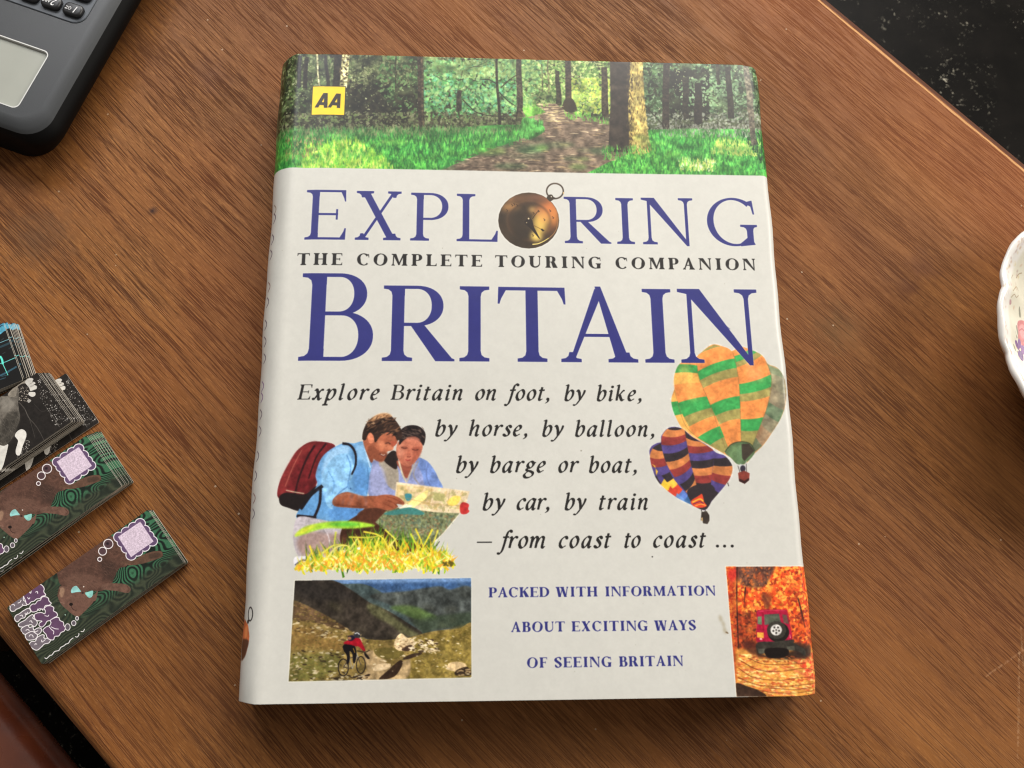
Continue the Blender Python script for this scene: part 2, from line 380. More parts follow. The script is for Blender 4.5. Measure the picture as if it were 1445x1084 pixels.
# ---------------------------------------------------------------- print of the dust jacket
BW, BL_, WRAP = 225.0, 286.3, 30.0          # sleeve front in mm, plus the part folded over each side
PPM = 5
def cover_print():
    w, h = int((BW+2*WRAP)*PPM), int(BL_*PPM)
    image_corners = [(399, 75), (1067, 92.5), (1153, 983), (336, 994.5)]      # jacket front's corners in image pixels, mapped to mm
    hm = np.array([[PPM, 0, WRAP*PPM], [0, PPM, 0], [0, 0, 1.]])
    toM = _hom(image_corners, [(0, 0), (BW, 0), (BW, BL_), (0, BL_)])
    cv = Canvas(w, h, hm @ toM, (.812, .806, .776), 3)
    cv.HM = hm
    rng = np.random.RandomState(5)
    # handled paper: faint mottling and specks
    cv.a *= 1+.012*cv.big[..., None]+.010*cv.mid[..., None]+.006*cv.fine[..., None]
    mm = lambda p: happly(toM, p)
    V = cv.view
    # ---- woodland strip ----
    V()
    top = happly(np.linalg.inv(toM), [(-30, -3), (255, -3)]); 
    q = happly(np.linalg.inv(toM), [(-30, 0), (255, 0), (255, 49.3), (-30, 51.2)])
    ymm = [mm([(400, 237.5)])[0][1], mm([(1080, 246.5)])[0][1]]
    yb = sum(ymm)/2
    strip = happly(np.linalg.inv(toM), [(-30, -1), (255, -1), (255, yb), (-30, yb)])
    m = cv.mask([strip]); cm = np.zeros((h, w), np.float32); cm[m[2]:m[4], m[1]:m[3]] = m[0]; cv.clipm = cm
    cv.fill([strip], (72, 82, 56), amp=.35, noise='mid')
    R = lambda a, b, c, d: np.array([(a, b), (c, b), (c, d), (a, d)], float)
    def blob(x, y, rx, ry, col, a=.8, bl=10): cv.ell(x, y, rx, ry, col, a=a, blur=bl)
    for b in [(440, 100, 40, 20, (120, 135, 85)), (620, 120, 60, 26, (105, 140, 82)), (640, 115, 70, 22, (92, 158, 88)), (690, 140, 40, 14, (100, 170, 118)),
              (560, 100, 50, 24, (88, 98, 60)), (530, 140, 60, 30, (46, 46, 36)), (500, 175, 90, 12, (58, 58, 44)), (770, 112, 60, 26, (168, 188, 112)), (800, 95, 50, 16, (180, 200, 120)),
              (835, 135, 28, 24, (140, 172, 80)), (990, 120, 60, 26, (74, 100, 70)), (960, 140, 30, 28, (50, 55, 42)), (1050, 120, 20, 30, (80, 95, 65)), (720, 170, 40, 10, (120, 135, 85)), (930, 115, 16, 30, (80, 105, 60))]:
        blob(*b)
    fol = dict(rng=rng, asp=.6)
    D = cv.dabs
    D(R(300, 60, 1180, 185), 9000, [(40, 42, 30), (58, 62, 42), (84, 98, 58), (52, 48, 36)], 3.0, a=.75, **fol)
    D(R(300, 60, 560, 150), 1500, [(122, 138, 88), (90, 120, 66), (160, 168, 122), (66, 78, 48)], 2.0, a=.8, **fol)
    D(R(480, 70, 640, 130), 1400, [(126, 132, 90), (100, 108, 68), (150, 156, 110), (70, 76, 50)], 2.1, a=.8, **fol)
    D(R(480, 120, 600, 182), 800, [(44, 42, 32), (58, 54, 40), (36, 36, 28)], 3.4, a=.75, **fol)
    D(R(590, 85, 740, 165), 1900, [(86, 160, 84), (122, 188, 112), (64, 118, 66), (100, 176, 130), (150, 190, 120)], 2.5, a=.85, **fol)
    D(R(640, 80, 740, 110), 500, [(160, 190, 120), (128, 156, 90)], 2.0, **fol)
    D(R(730, 80, 862, 160), 2300, [(178, 198, 118), (150, 184, 96), (204, 214, 140), (104, 148, 72), (86, 122, 62)], 2.2, a=.9, **fol)
    D(R(800, 110, 862, 160), 400, [(198, 206, 90), (160, 190, 80)], 2.0, **fol)
    D(R(905, 80, 1090, 170), 2600, [(86, 116, 80), (112, 150, 104), (66, 92, 62), (140, 170, 130), (50, 60, 44)], 2.2, a=.85, **fol)
    D(R(945, 100, 1000, 170), 500, [(44, 46, 36), (36, 36, 28)], 3.2, **fol)
    D(R(960, 110, 1040, 150), 350, [(150, 182, 140), (120, 160, 110)], 1.8, **fol)
    D(R(300, 60, 1180, 175), 1500, [(208, 214, 170), (188, 200, 140)], 1.0, a=.8, **fol)
    # sun and shade moving through the leaves, in soft irregular clumps
    for _ in range(150):
        x, y = rng.uniform(395, 1100), rng.uniform(72, 172); lit = rng.rand() < .5; mid_ = 590 < x < 862
        c = ((168, 206, 120) if mid_ else (128, 150, 98)) if lit else ((44, 62, 38) if mid_ else (30, 34, 24))
        cv.ell(x, y, rng.uniform(4, 17), rng.uniform(3, 9), c, a=rng.uniform(.15, .5), ang=rng.uniform(-.5, .5), blur=rng.choice([3, 5, 8]))
    D("540,78 612,84 600,120 560,128 600,160 560,158 530,120", 420, [(86, 130, 74), (112, 140, 88), (60, 80, 50)], 2.4, **fol)
    D("700,80 770,84 760,130 742,160 716,150 730,120", 500, [(126, 176, 106), (156, 190, 116), (96, 140, 90)], 2.2, **fol)
    D("880,84 950,90 930,150 900,160", 300, [(70, 100, 60), (100, 130, 84), (44, 56, 40)], 2.4, **fol)
    for _ in range(70):
        x, y = rng.uniform(395, 1090), rng.uniform(72, 150); L_ = rng.uniform(8, 30); a_ = rng.uniform(-.6, .6)+(math.pi/2 if rng.rand() < .4 else 0)
        cv.line([(x, y), (x+L_*.5*math.cos(a_), y+L_*.5*math.sin(a_)+1.5), (x+L_*math.cos(a_), y+L_*math.sin(a_))], (rng.uniform(.5, 1.1), .4), (40, 36, 26), a=.7)
    # undergrowth band
    D(R(300, 158, 760, 192), 2800, [(92, 96, 66), (74, 72, 52), (120, 122, 92), (56, 54, 40), (104, 120, 74)], 2.0, **fol)
    D(R(905, 160, 1130, 192), 1500, [(100, 104, 84), (130, 134, 120), (84, 92, 66), (150, 156, 136)], 1.8, **fol)
    # trunks
    def trunk(x0, y0, x1, y1, w0, w1, col, lit=None):
        p = smooth(np.array([(x0, y0), ((x0*2+x1)/3+rng.uniform(-1, 1), (y0*2+y1)/3), ((x0+2*x1)/3+rng.uniform(-1, 1), (y0+2*y1)/3), (x1, y1)]), 5, False)
        cv.fill(tube(p, w0, w1), col, amp=.3, noise='fine')
        if lit: cv.fill(tube(p+[w0*.28, 0], w0*.35, w1*.3), lit, a=.7, amp=.3, noise='fine')
    for t in [(423, 78, 421, 122, 6, 5, (46, 42, 34)), (433, 80, 430, 124, 5, 6, (48, 44, 36)), (447, 75, 450, 121, 2.4, 2.2, (205, 200, 150)), (459, 78, 463, 124, 4, 5, (45, 40, 32)),
              (478, 70, 473, 124, 11, 9, (50, 46, 38)), (559, 75, 558, 130, 2, 2, (60, 60, 44)), (700, 80, 705, 190, 3, 4.5, (52, 48, 34)), (648, 128, 647, 156, 6, 8, (58, 54, 42)),
              (732, 70, 733, 165, 7, 9, (70, 64, 48)), (786, 100, 788, 148, 5, 8, (60, 56, 40)), (773, 80, 774, 132, 2, 2, (110, 110, 74)), (764, 90, 765, 130, 1.6, 2, (96, 100, 66)),
              (852, 95, 854, 166, 8, 10, (66, 58, 44)), (941, 80, 939, 184, 9, 10, (54, 46, 38)), (966, 110, 968, 168, 9, 8, (50, 46, 36)), (984, 118, 985, 175, 9, 12, (46, 40, 32)),
              (1026, 95, 1031, 168, 7, 9, (50, 46, 36)), (1012, 90, 1014, 120, 5, 5, (54, 52, 40))]:
        trunk(*t)
    trunk(592, 70, 595, 187, 8, 8.5, (64, 56, 44), (92, 80, 58)); trunk(801, 72, 802, 156, 7.5, 9, (68, 58, 46))
    cv.S("797,140 808,140 813,157 793,157", (66, 58, 44))
    cv.fill([cv.pts("483,70 494,70 489,124 479,124")], (226, 216, 150), amp=.4, noise='fine')
    D(R(480, 76, 492, 122), 40, [(120, 104, 70), (70, 60, 44)], 1.8, rng=rng, asp=.5)
    for l in ["652,140 664,152 676,160 700,164 730,163", "700,118 688,112 676,113", "704,130 716,142 728,150", "706,124 722,110 734,104", "728,170 731,148 733,138", "910,150 925,166 935,176", "1000,160 985,172"]:
        cv.line(l, (1.6, .9), (46, 42, 30), a=.9)
    # bank, grass and path
    cv.P("300,185 430,182 520,184 600,184 700,176 760,176 770,186 720,204 660,226 610,246 300,246", (70, 138, 62), amp=.25)
    cv.P("905,184 960,182 1150,184 1180,250 810,252 850,232 890,212", (76, 150, 66), amp=.25)
    for b in [(500, 222, 42, 22, (166, 214, 66)), (455, 236, 44, 12, (150, 206, 70)), (590, 205, 60, 14, (60, 158, 76)), (560, 230, 40, 12, (96, 190, 66)), (425, 215, 30, 14, (96, 170, 84)),
              (640, 200, 40, 12, (72, 166, 80)), (690, 196, 30, 10, (90, 176, 76)), (900, 236, 50, 10, (110, 206, 80)), (960, 205, 40, 10, (66, 158, 76)), (1040, 208, 30, 10, (156, 196, 80)),
              (985, 232, 30, 8, (196, 214, 96)), (1060, 238, 30, 10, (60, 160, 70)), (580, 196, 90, 6, (60, 110, 56))]:
        blob(*b[:4], b[4], .75, 7)
    gr = dict(rng=rng, ang=-math.pi/2, spread=.9, asp=.26, taper=True)
    D(R(300, 180, 760, 200), 3300, [(74, 130, 66), (110, 140, 84), (56, 96, 50), (86, 156, 80), (130, 140, 96)], 2.4, **gr)
    L = "300,192 560,192 700,186 756,184 700,208 620,240 300,246"
    D(L, 6500, [(62, 150, 66), (88, 186, 70), (50, 124, 56), (112, 200, 84), (44, 100, 48)], 3.0, a=.8, **gr)
    D("430,205 500,196 545,225 560,246 420,246", 1500, [(190, 222, 70), (150, 208, 70), (212, 226, 110), (110, 188, 60)], 3.2, a=.85, **gr)
    D("400,190 460,195 440,220 400,226", 260, [(150, 132, 84), (96, 110, 66), (176, 160, 110)], 2.0, **gr)
    D("900,186 1150,186 1150,248 815,250 860,226", 6000, [(70, 168, 72), (96, 196, 76), (54, 134, 60), (120, 206, 90), (46, 106, 50)], 2.8, a=.8, **gr)
    D("1010,196 1075,200 1070,220 1000,216", 420, [(178, 206, 90), (200, 214, 110)], 2.2, **gr)
    D("955,222 1010,226 1010,242 960,240", 300, [(226, 226, 120), (210, 220, 180), (170, 206, 90)], 2.0, **gr)
    D("1040,186 1180,184 1180,252 1090,250", 900, [(30, 70, 38), (24, 50, 30), (50, 110, 56)], 3.2, **gr)
    D("930,176 1110,176 1110,196 930,192", 600, [(150, 146, 140), (120, 124, 104), (174, 170, 158)], 1.6, **gr)
    path = "769,146 784,146 800,158 828,163 862,172 905,200 895,214 860,228 812,252 600,252 640,232 700,208 752,190 762,176 740,166 736,158"
    cv.P(path, (128, 110, 92), amp=.12, noise='mid')
    D(path, 1900, [(106, 90, 74), (142, 122, 102), (92, 76, 64)], 2.6, rng=rng, ang=0, spread=.3, asp=.2)
    D(path, 260, [(206, 178, 132), (176, 148, 108), (224, 200, 160)], 5.5, rng=rng, ang=.05, spread=.2, asp=.10, a=.85)
    D("760,146 800,150 800,172 745,170", 90, [(226, 206, 160), (200, 180, 130)], 4, rng=rng, ang=0, spread=.2, asp=.12)
    D("640,226 720,200 790,212 780,250 600,250", 300, [(98, 82, 70), (88, 74, 62)], 4, rng=rng, ang=0, spread=.3, asp=.2, a=.8)
    cv.P("736,152 758,150 770,158 742,166", (110, 170, 70), amp=.3); D("736,146 775,146 768,162 740,166", 60, [(130, 190, 80), (90, 150, 60)], 2, **gr)
    cv.S("738,166 760,172 768,184 748,196 735,190", (78, 140, 66), amp=.3)
    D("738,162 766,170 768,186 740,200 715,206 735,180", 260, [(84, 166, 76), (110, 190, 96), (60, 116, 54)], 2.2, **gr)
    D("795,158 850,162 862,176 800,166", 200, [(100, 180, 70), (130, 200, 80)], 2, **gr)
    # the big half lit tree
    cv.P("860,72 897,72 896,110 890,210 892,216 858,214 861,150", (62, 53, 45), amp=.16, noise='mid')
    cv.P("890,72 905,72 909,140 914,190 920,214 905,219 888,216 886,150", (178, 158, 88), amp=.22, noise='mid')
    D("888,78 906,80 910,150 918,212 890,214 887,150", 700, [(222, 206, 126), (140, 116, 62), (98, 78, 44), (202, 184, 104)], 2.0, rng=rng, ang=-math.pi/2+.05, spread=.3, asp=.22)
    D("884,78 893,78 891,214 884,214", 160, [(96, 80, 52), (62, 53, 45)], 2.0, rng=rng, ang=-math.pi/2, spread=.4, asp=.3)
    D("850,206 925,206 925,222 850,224", 220, [(84, 170, 70), (130, 196, 80), (60, 120, 50)], 2.4, **gr)
    trunk(1052, 88, 1058, 150, 8, 9, (112, 106, 88)); trunk(1058, 150, 1064, 206, 9, 8, (98, 90, 74))
    for _ in range(60):
        x, y = rng.uniform(395, 1090), rng.uniform(186, 240)
        cv.ell(x, y, rng.uniform(8, 30), rng.uniform(1.5, 5), ((150, 220, 90), (30, 84, 42), (44, 120, 60))[rng.randint(3)], a=rng.uniform(.15, .4), blur=4)
    m_ = cm[..., None]; X_ = cv.a*1.0
    X_ = np.clip((X_-.36)*1.15+.335, .05, 1); X_ *= 1+.20*cv.mid[..., None]; L_ = X_.mean(-1, keepdims=True); X_ = np.clip(L_+(X_-L_)*.88, .02, 1)
    cv.a = cv.a*(1-m_)+X_*m_; cv.soften(strip, 1, .05, 'fine', k=.35)
    cv.clipm = None
    # motoring association badge
    V(430, 110, 18.07)
    cv.P("188,188 1046,212 1014,962 146,938", (34, 32, 26)); cv.P("200,202 1030,226 1000,944 162,922", (250, 212, 40), amp=.02)
    B = (48, 38, 30)
    for pl, hl in (("240,742 470,381 582,383 572,757 480,755 478,690 372,682 342,742", "428,612 487,508 485,616"), ("578,748 800,395 915,402 895,768 812,762 814,702 700,692 663,752", "758,616 822,518 820,624")):
        cv.fill([cv.pts(pl), (cv.pts(hl), -1)], B)
    # ---- lettering ----
    blue = (48, 50, 118); blk = (34, 32, 31)
    def bl(px, py): return mm([(px, py)])[0]
    def big(c, xa, xb, ytop, ybase, s, t, e, yl):
        a, b = bl(xa, ybase), bl(xb, ybase); T = bl((xa+xb)/2, ytop)
        H = yl-T[1]
        P = []
        for p in cap(c, (b[0]-a[0])/H, s, t, e):
            sg = 1
            if isinstance(p, tuple): p, sg = p
            p = np.array(p); P.append((np.c_[a[0]+p[:, 0]*H, yl-p[:, 1]*H], sg))
        sv, cv.H = cv.H, cv.HM; cv.fill(P, (232, 230, 220), blur=1.6, a=.55); cv.fill(P, blue, amp=.02); cv.H = sv
    yl = (bl(430, 337.2)[1]+bl(1000, 346)[1])/2
    for c, xa, xb, yt, yb_ in (('E', 429, 486.5, 268, 337), ('X', 498, 568.5, 270, 339), ('P', 578.5, 632, 272.5, 340), ('L', 644, 701.5, 274, 342), ('R', 797, 862.5, 278, 344), ('I', 868, 899, 279.5, 345), ('N', 907.5, 981, 279.5, 345.5), ('G', 1000, 1070, 281, 346.5)):
        big(c, xa, xb, yt, yb_, .125 if c != 'N' else .12, .043, .115, yl)
    yl = (bl(430, 508.6)[1]+bl(1000, 512)[1])/2
    for c, xa, xb, yt, yb_ in (('B', 420, 525, 385.5, 509), ('R', 538.5, 641, 403.5, 510), ('I', 646, 692.5, 404.5, 511), ('T', 703.5, 799, 405.5, 511), ('A', 791.5, 902, 407.5, 512), ('I', 905, 957.5, 408, 512)):
        big(c, xa, xb, yt, yb_, .155, .042, .11, yl)
    final_N = (('N', 961.5, 1076, 408.5, 512, .15, .042, .12, yl))
    def line_(items, capref, col, s, t, e, slant=0.):
        ys = [bl(x0, y)[1] for _, x0, x1, y in items]; yv = sum(ys)/len(ys)
        for (tx, x0, x1, y) in items:
            word(cv, tx, bl(x0, y)[0], bl(x1, y)[0], yv, capref, col, s, t, e, slant)
    cm_ = lambda x, y0, y1: bl(x, y1)[1]-bl(x, y0)[1]
    line_([('THE', 419, 482.5, 371), ('COMPLETE', 503.4, 679.7, 375.4), ('TOURING', 698.7, 848, 377.5), ('COMPANION', 868.8, 1066, 379)], cm_(700, 361, 377.2), blk, .27, .062, .085)
    c2 = cm_(850, 828.2, 842)
    line_([('PACKED', 689.7, 775, 842.8), ('WITH', 784.3, 843, 842), ('INFORMATION', 854, 1010, 841.6)], c2, blue, .26, .06, .075)
    line_([('ABOUT', 721.3, 797, 891.8), ('EXCITING', 807, 914, 890.6), ('WAYS', 923.6, 982.2, 890)], c2, blue, .26, .06, .075)
    line_([('OF', 743.9, 772.3, 942.6), ('SEEING', 782.9, 863, 941.6), ('BRITAIN', 874, 964.3, 940.6)], c2, blue, .26, .06, .075)
    it = dict(col=blk, s=.152, t=.040, e=.075, slant=.17)
    ci = cm_(430, 542.2, 563.3)
    line_([('Explore', 419, 536.8, 563.3), ('Britain', 550.9, 655.6, 563.8), ('on', 669.4, 703, 564.3), ('foot,', 714.5, 779.6, 564.6), ('by', 795.8, 827.5, 564.7), ('bike,', 841.5, 909.7, 564.8)], ci, **it)
    line_([('by', 613.5, 646.4, 614.9), ('horse,', 661.2, 748.5, 615), ('by', 764.5, 796.8, 615), ('balloon,', 811, 927.8, 615.1)], ci, **it)
    line_([('by', 643, 676, 666.5), ('barge', 691, 771.8, 666.4), ('or', 786.8, 817.3, 666.3), ('boat,', 830.6, 903.2, 666.2)], ci, **it)
    line_([('by', 680.4, 714, 719.3), ('car,', 728, 779.8, 719.2), ('by', 796.2, 828.8, 719), ('train', 844, 917.8, 718.8)], ci, **it)
    line_([('-', 671.6, 689.6, 773), ('from', 704.5, 773.5, 773), ('coast', 787.4, 864.3, 772.9), ('to', 880, 906.6, 772.8), ('coast', 921, 998.6, 772.7)], ci, **it)
    for x in (1012.6, 1022.7, 1033.5):
        V(); cv.ell(x, 770.8, 2.2, 2.0, blk)
    # ---- compass in place of the O ----
    V(690, 250, 9.858)
    cv.ell(550, 602, 432, 398, (240, 238, 228), blur=2, a=.6)
    cv.ell(550, 602, 424, 391, (58, 46, 34), amp=.15)
    sv = cv.mask([cv.pts(np.c_[550+418*np.cos(np.linspace(0, 6.28, 40)), 600+385*np.sin(np.linspace(0, 6.28, 40))])]); cm = np.zeros((h, w), np.float32); cm[sv[2]:sv[4], sv[1]:sv[3]] = sv[0]; cv.clipm = cm
    for x, y, rx, ry, c, a, b in [(830, 430, 130, 170, (222, 128, 70), .9, 9), (300, 420, 130, 60, (196, 142, 84), .85, 7), (420, 290, 200, 60, (130, 90, 60), .7, 7), (700, 280, 150, 50, (140, 90, 66), .7, 6),
                                  (900, 560, 60, 150, (214, 134, 66), .9, 6), (330, 640, 130, 180, (66, 52, 38), .8, 10), (280, 300, 60, 40, (176, 122, 74), .6, 5), (760, 330, 90, 40, (106, 72, 50), .7, 6)]:
        cv.ell(x, y, rx, ry, c, a=a, blur=b)
    cv.ring(560, 610, 300, 262, 26, (70, 50, 36), a=.75, blur=1.5)
    cv.ring(560, 606, 318, 280, 8, (190, 130, 80), a=.4, blur=1.5)
    for x, y, rx, ry, c, a, b in [(720, 640, 105, 160, (236, 196, 96), .9, 7), (760, 560, 60, 70, (226, 150, 84), .7, 7), (660, 820, 90, 70, (240, 206, 104), .95, 5), (600, 450, 50, 45, (214, 168, 100), .8, 5), (690, 480, 60, 60, (206, 136, 84), .7, 6),
                                  (420, 560, 90, 140, (52, 42, 32), .85, 8), (430, 800, 110, 130, (50, 40, 30), .9, 8), (860, 720, 60, 90, (110, 66, 40), .8, 8), (790, 820, 60, 60, (70, 50, 34), .7, 6)]:
        cv.ell(x, y, rx, ry, c, a=a, blur=b)
    cv.line("600,935 680,925 760,890 830,845", (14, 10), (250, 226, 130)); cv.line("830,850 900,780 945,690 960,560", (10, 5), (206, 150, 90), a=.7)
    cv.P("490,615 530,580 565,560 600,600 625,700 712,862 690,850 590,730 500,650", (40, 30, 24))
    cv.line("600,580 640,520 690,460", 9, (60, 44, 30)); cv.line("610,665 720,720 770,740", 7, (110, 80, 40)); cv.P("715,725 735,712 770,745 745,755", (40, 30, 24))
    for x, y in ((770, 590), (850, 465), (890, 560), (610, 810), (320, 390), (350, 375), (250, 462), (690, 470), (620, 500), (390, 390)):
        cv.line([(x-14, y-16), (x+8, y+4), (x-6, y+16)], 9, (56, 38, 26), sm=False, a=.85)
    cv.ell(548, 575, 12, 12, (220, 200, 160)); cv.ell(520, 632, 8, 8, (200, 180, 140))
    cv.clipm = None
    cv.ring(915, 190, 126, 116, 20, (70, 58, 48)); cv.line("860,100 920,82 990,100", 5, (150, 130, 110), a=.7)
    cv.S("800,285 830,245 870,240 895,270 930,290 900,305 860,330 840,332", (58, 48, 38)); cv.ell(865, 268, 9, 9, (220, 210, 190)); cv.ell(1034, 215, 8, 14, (220, 180, 120))
    # ---- balloons ----
    snap = cv.a.copy()
    def gore(left, right, cols, ts=None, bow=.0):
        L = smooth(cv.pts(left), 8, False); Rr = smooth(cv.pts(right), 8, False)
        def at(C, t):
            d = np.r_[0, np.cumsum(np.hypot(*np.diff(C, axis=0).T))]; d /= d[-1]
            return np.c_[np.interp(t, d, C[:, 0]), np.interp(t, d, C[:, 1])]
        n = len(cols); ts = ts or list(np.linspace(0, 1, n+1))
        for k, c in enumerate(cols):
            t = np.linspace(ts[k], min(1, ts[k+1]+.004), 8); a = at(L, t); b = at(Rr, t)
            u = np.linspace(0, 1, 7)[:, None]
            def edge(p, r):
                v = r-p; return p+(r-p)*u+np.array([v[1], -v[0]])*bow*(4*u*(1-u))
            cv.fill([np.vstack([edge(a[0], b[0]), b[1:-1], edge(a[-1], b[-1])[::-1], a[1:-1][::-1]])], c, amp=.10, noise='mid')
    V(890, 470, 3.738)
    cv.fill([smooth(cv.pts("497,645 400,590 300,540 235,445 212,360 228,300 226,230 250,165 300,132 345,126 382,88 430,58 482,68 532,92 580,70 640,88 690,118 722,162 772,182 812,238 826,310 817,385 792,455 752,525 702,595 652,645 620,684 590,700 555,692 528,662"))], (240, 240, 230), blur=1.6, a=.6)
    ob = (238, 152, 78)
    cv.S("497,640 400,585 300,535 238,440 216,360 230,300 229,230 252,170 300,136 345,130 384,92 430,62 480,70 530,96 580,74 640,92 690,120 720,166 770,186 809,240 823,310 814,382 789,450 749,520 699,592 649,640 618,680 590,695 558,688 530,660", ob, amp=.1, noise='mid')
    gG = (62, 160, 82); oG = (160, 148, 84); yG = (238, 176, 88)
    cv.P("230,255 262,215 300,200 345,200 352,230 300,240 240,300 235,290", (226, 160, 84), a=.8, blur=3)
    O1, O2 = (240, 146, 76), (238, 166, 82)
    gore("228,300 214,360 236,440 298,533 420,588 480,628", "236,300 262,400 300,480 345,545 420,588 490,632", [O2, gG, yG, O2, yG, O2], ts=[0, .14, .3, .5, .7, .85, 1])
    gore("305,134 252,170 229,232 234,300 262,400 300,480 345,545 490,634", "345,126 352,180 362,240 390,310 420,380 462,470 520,610", [O1, gG, yG, O1, gG, oG, O1, gG, oG], ts=[0, .09, .17, .27, .42, .545, .635, .75, .87, 1], bow=.03)
    gore("388,90 345,130 352,180 362,240 420,380 462,470 515,605", "440,63 520,86 552,150 566,240 575,330 583,590", [oG, O1, gG, oG, O1, gG, oG, O1], ts=[0, .07, .235, .32, .40, .57, .68, .77, 1], bow=.05)
    gore("536,95 552,150 566,240 575,330 583,590", "590,74 690,118 728,190 742,262 716,400 640,600", [O1, gG, oG, O1, gG, oG, O1, gG, oG], ts=[0, .06, .125, .18, .36, .465, .545, .73, .85, 1], bow=-.04)
    gore("690,118 728,190 742,262 716,400 636,606", "724,166 772,188 809,242 822,312 812,382 788,450 748,520 696,592 640,640", [(190, 150, 100), (120, 140, 100), (160, 148, 110), (150, 130, 100), (84, 120, 84), (140, 130, 100), (170, 128, 92), (100, 116, 82)], ts=[0, .1, .2, .35, .5, .62, .74, .88, 1], bow=-.04)
    cv.P("250,180 300,160 330,260 360,340 320,360 270,300", (250, 190, 100), a=.35, blur=5); cv.P("600,160 690,180 700,260 620,250", (250, 170, 120), a=.3, blur=5)
    cv.P("722,168 770,188 809,242 822,312 812,382 786,450 748,520 696,592 650,640 640,610 690,520 720,400 742,262", (140, 134, 112), a=.45, amp=.3, noise='mid', blur=4)
    cv.P("760,200 806,246 818,320 800,400 770,440 785,330", (96, 100, 84), a=.5, blur=5)
    for l in ("345,130 360,240 420,380 500,610", "536,98 560,190 575,330 583,580", "722,166 742,262 716,400 640,600", "230,300 280,470 345,545 420,590", "300,136 330,200 345,210"):
        cv.line(l, 2.6, (124, 100, 60), a=.65)
    cv.S("497,628 530,588 580,574 630,584 655,622 640,655 610,684 590,695 560,690 530,660", (96, 122, 82), amp=.15); cv.P("585,586 625,584 652,622 600,676 588,660", (58, 46, 40), a=.9); cv.line("497,628 530,588 580,574 630,584 655,622", 4, (56, 60, 40)); cv.P("584,588 590,694 560,690 560,600", (106, 136, 96), a=.6)
    cv.P("575,690 600,695 614,672 606,716 590,700 574,716", (206, 206, 206), a=.8); cv.line("566,700 578,740", 3, (60, 50, 50)); cv.line("610,690 612,738", 3, (60, 50, 50)); cv.ell(592, 716, 14, 18, (52, 46, 60)); cv.P("567,738 598,726 628,740 626,776 602,796 572,782", (122, 54, 44), amp=.2); cv.P("572,782 602,796 626,776 624,765 600,780 572,768", (50, 26, 24))
    # small striped balloon
    cv.fill([smooth(cv.pts("97,640 104,598 140,576 158,570 160,536 200,496 250,493 288,512 335,550 400,586 452,626 503,648 539,700 534,752 503,803 443,874 402,934 370,934 328,914 268,884 198,834 147,794 127,742"))], (240, 240, 230), blur=1.6, a=.6)
    K, O, Rr_, I_ = (48, 40, 44), (206, 126, 72), (146, 56, 52), (82, 68, 128)
    cv.S("100,640 108,600 140,580 160,574 163,540 200,500 250,497 285,515 330,550 400,590 450,630 500,650 535,700 530,750 500,800 440,870 400,930 370,930 330,910 270,880 200,830 150,790 130,740", I_)
    gore("158,580 118,606 102,650 116,720 150,790 235,862 325,908", "160,585 176,650 210,740 260,810 330,880", [K, O, Rr_, I_, K, (240, 190, 70), (222, 72, 52), (90, 120, 190), (60, 100, 150)], bow=-.08)
    gore("130,700 140,760 190,822 270,880 330,910", "112,690 170,760 240,840 325,905", [(240, 190, 70), I_, (240, 200, 60), (220, 70, 50), (110, 150, 210), (70, 110, 160)])
    gore("240,497 195,505 165,545 164,600 190,690 245,780 320,870", "240,497 285,515 300,600 318,690 350,800", [K, O, Rr_, I_, K, O, Rr_, I_, K, O], bow=-.10)
    gore("285,512 300,600 318,690 345,790 352,830", "330,552 400,592 440,622 440,660 428,760 420,830", [K, O, Rr_, I_, K, O, Rr_, K], bow=-.06)
    gore("442,624 438,690 428,760 425,850", "455,634 500,652 536,700 530,752 500,802 430,885", [I_, K, O, Rr_, I_, K], bow=-.04)
    cv.S("298,836 350,800 420,798 446,830 430,880 402,928 370,930 330,905", K)
    cv.S("318,888 360,858 378,850 388,890 402,912 370,922 335,915", (222, 72, 44)); cv.line("325,893 365,876 384,888", 7, (248, 196, 60)); cv.line("340,912 372,903 398,910", 5, (246, 170, 70)); cv.line("330,902 365,890 385,900", 4, (60, 40, 80))
    cv.line("372,932 384,955 396,934", 3, (50, 45, 45)); cv.P("374,944 402,940 416,962 416,990 406,1008 382,1004 378,980 370,990 372,966", (54, 46, 40), amp=.2); cv.P("372,975 380,972 382,990 374,992", (206, 170, 120)); cv.line("512,790 518,808", 4, (50, 40, 40))
    cv.soften("90,50 840,50 840,1015 90,1015", 1, .05, 'fine', 0, before=snap, k=.4); cv.soften("90,50 840,50 840,1015 90,1015", 0, .04, 'mid', 0, before=snap)
    # the N laps over the big balloon
    V(); big(*final_N)
    for x, y in ((1012, 448), (1016, 452), (1024, 460), (1030, 470), (1000, 440)):
        cv.line([(x, y), (x+6, y+5)], 1.0, (46, 48, 110), sm=False, a=.6)
    # ---- couple with a map ----
    snap = cv.a.copy()
    V(380, 520, 3.613)
    cv.S("40,632 60,556 112,458 150,408 212,372 300,376 336,396 300,440 262,500 240,590 190,690 160,722 95,706 52,665", (112, 40, 44), amp=.18, noise='mid')
    cv.S("150,412 212,376 240,378 180,440 120,520 90,600 70,640 52,640 62,560 112,460", (140, 58, 56), a=.7, blur=1.5); cv.line("232,390 190,460 150,560 130,640", (10, 8), (52, 24, 28)); cv.line("290,380 240,450 200,560", (9, 6), (50, 24, 28)); cv.line("165,415 120,500 80,600", 5, (190, 120, 100), a=.6)
    cv.S("52,650 90,630 180,640 235,600 275,590 268,612 200,650 162,722 96,708 56,690", (40, 32, 32)); cv.line("84,618 130,628 178,636", 5, (206, 190, 160))
    # woman behind
    cv.S("505,480 560,462 620,440 660,470 700,510 750,455 800,470 838,515 862,570 882,612 780,606 660,590 640,660 520,660 498,560", (142, 150, 190), amp=.12, noise='mid')
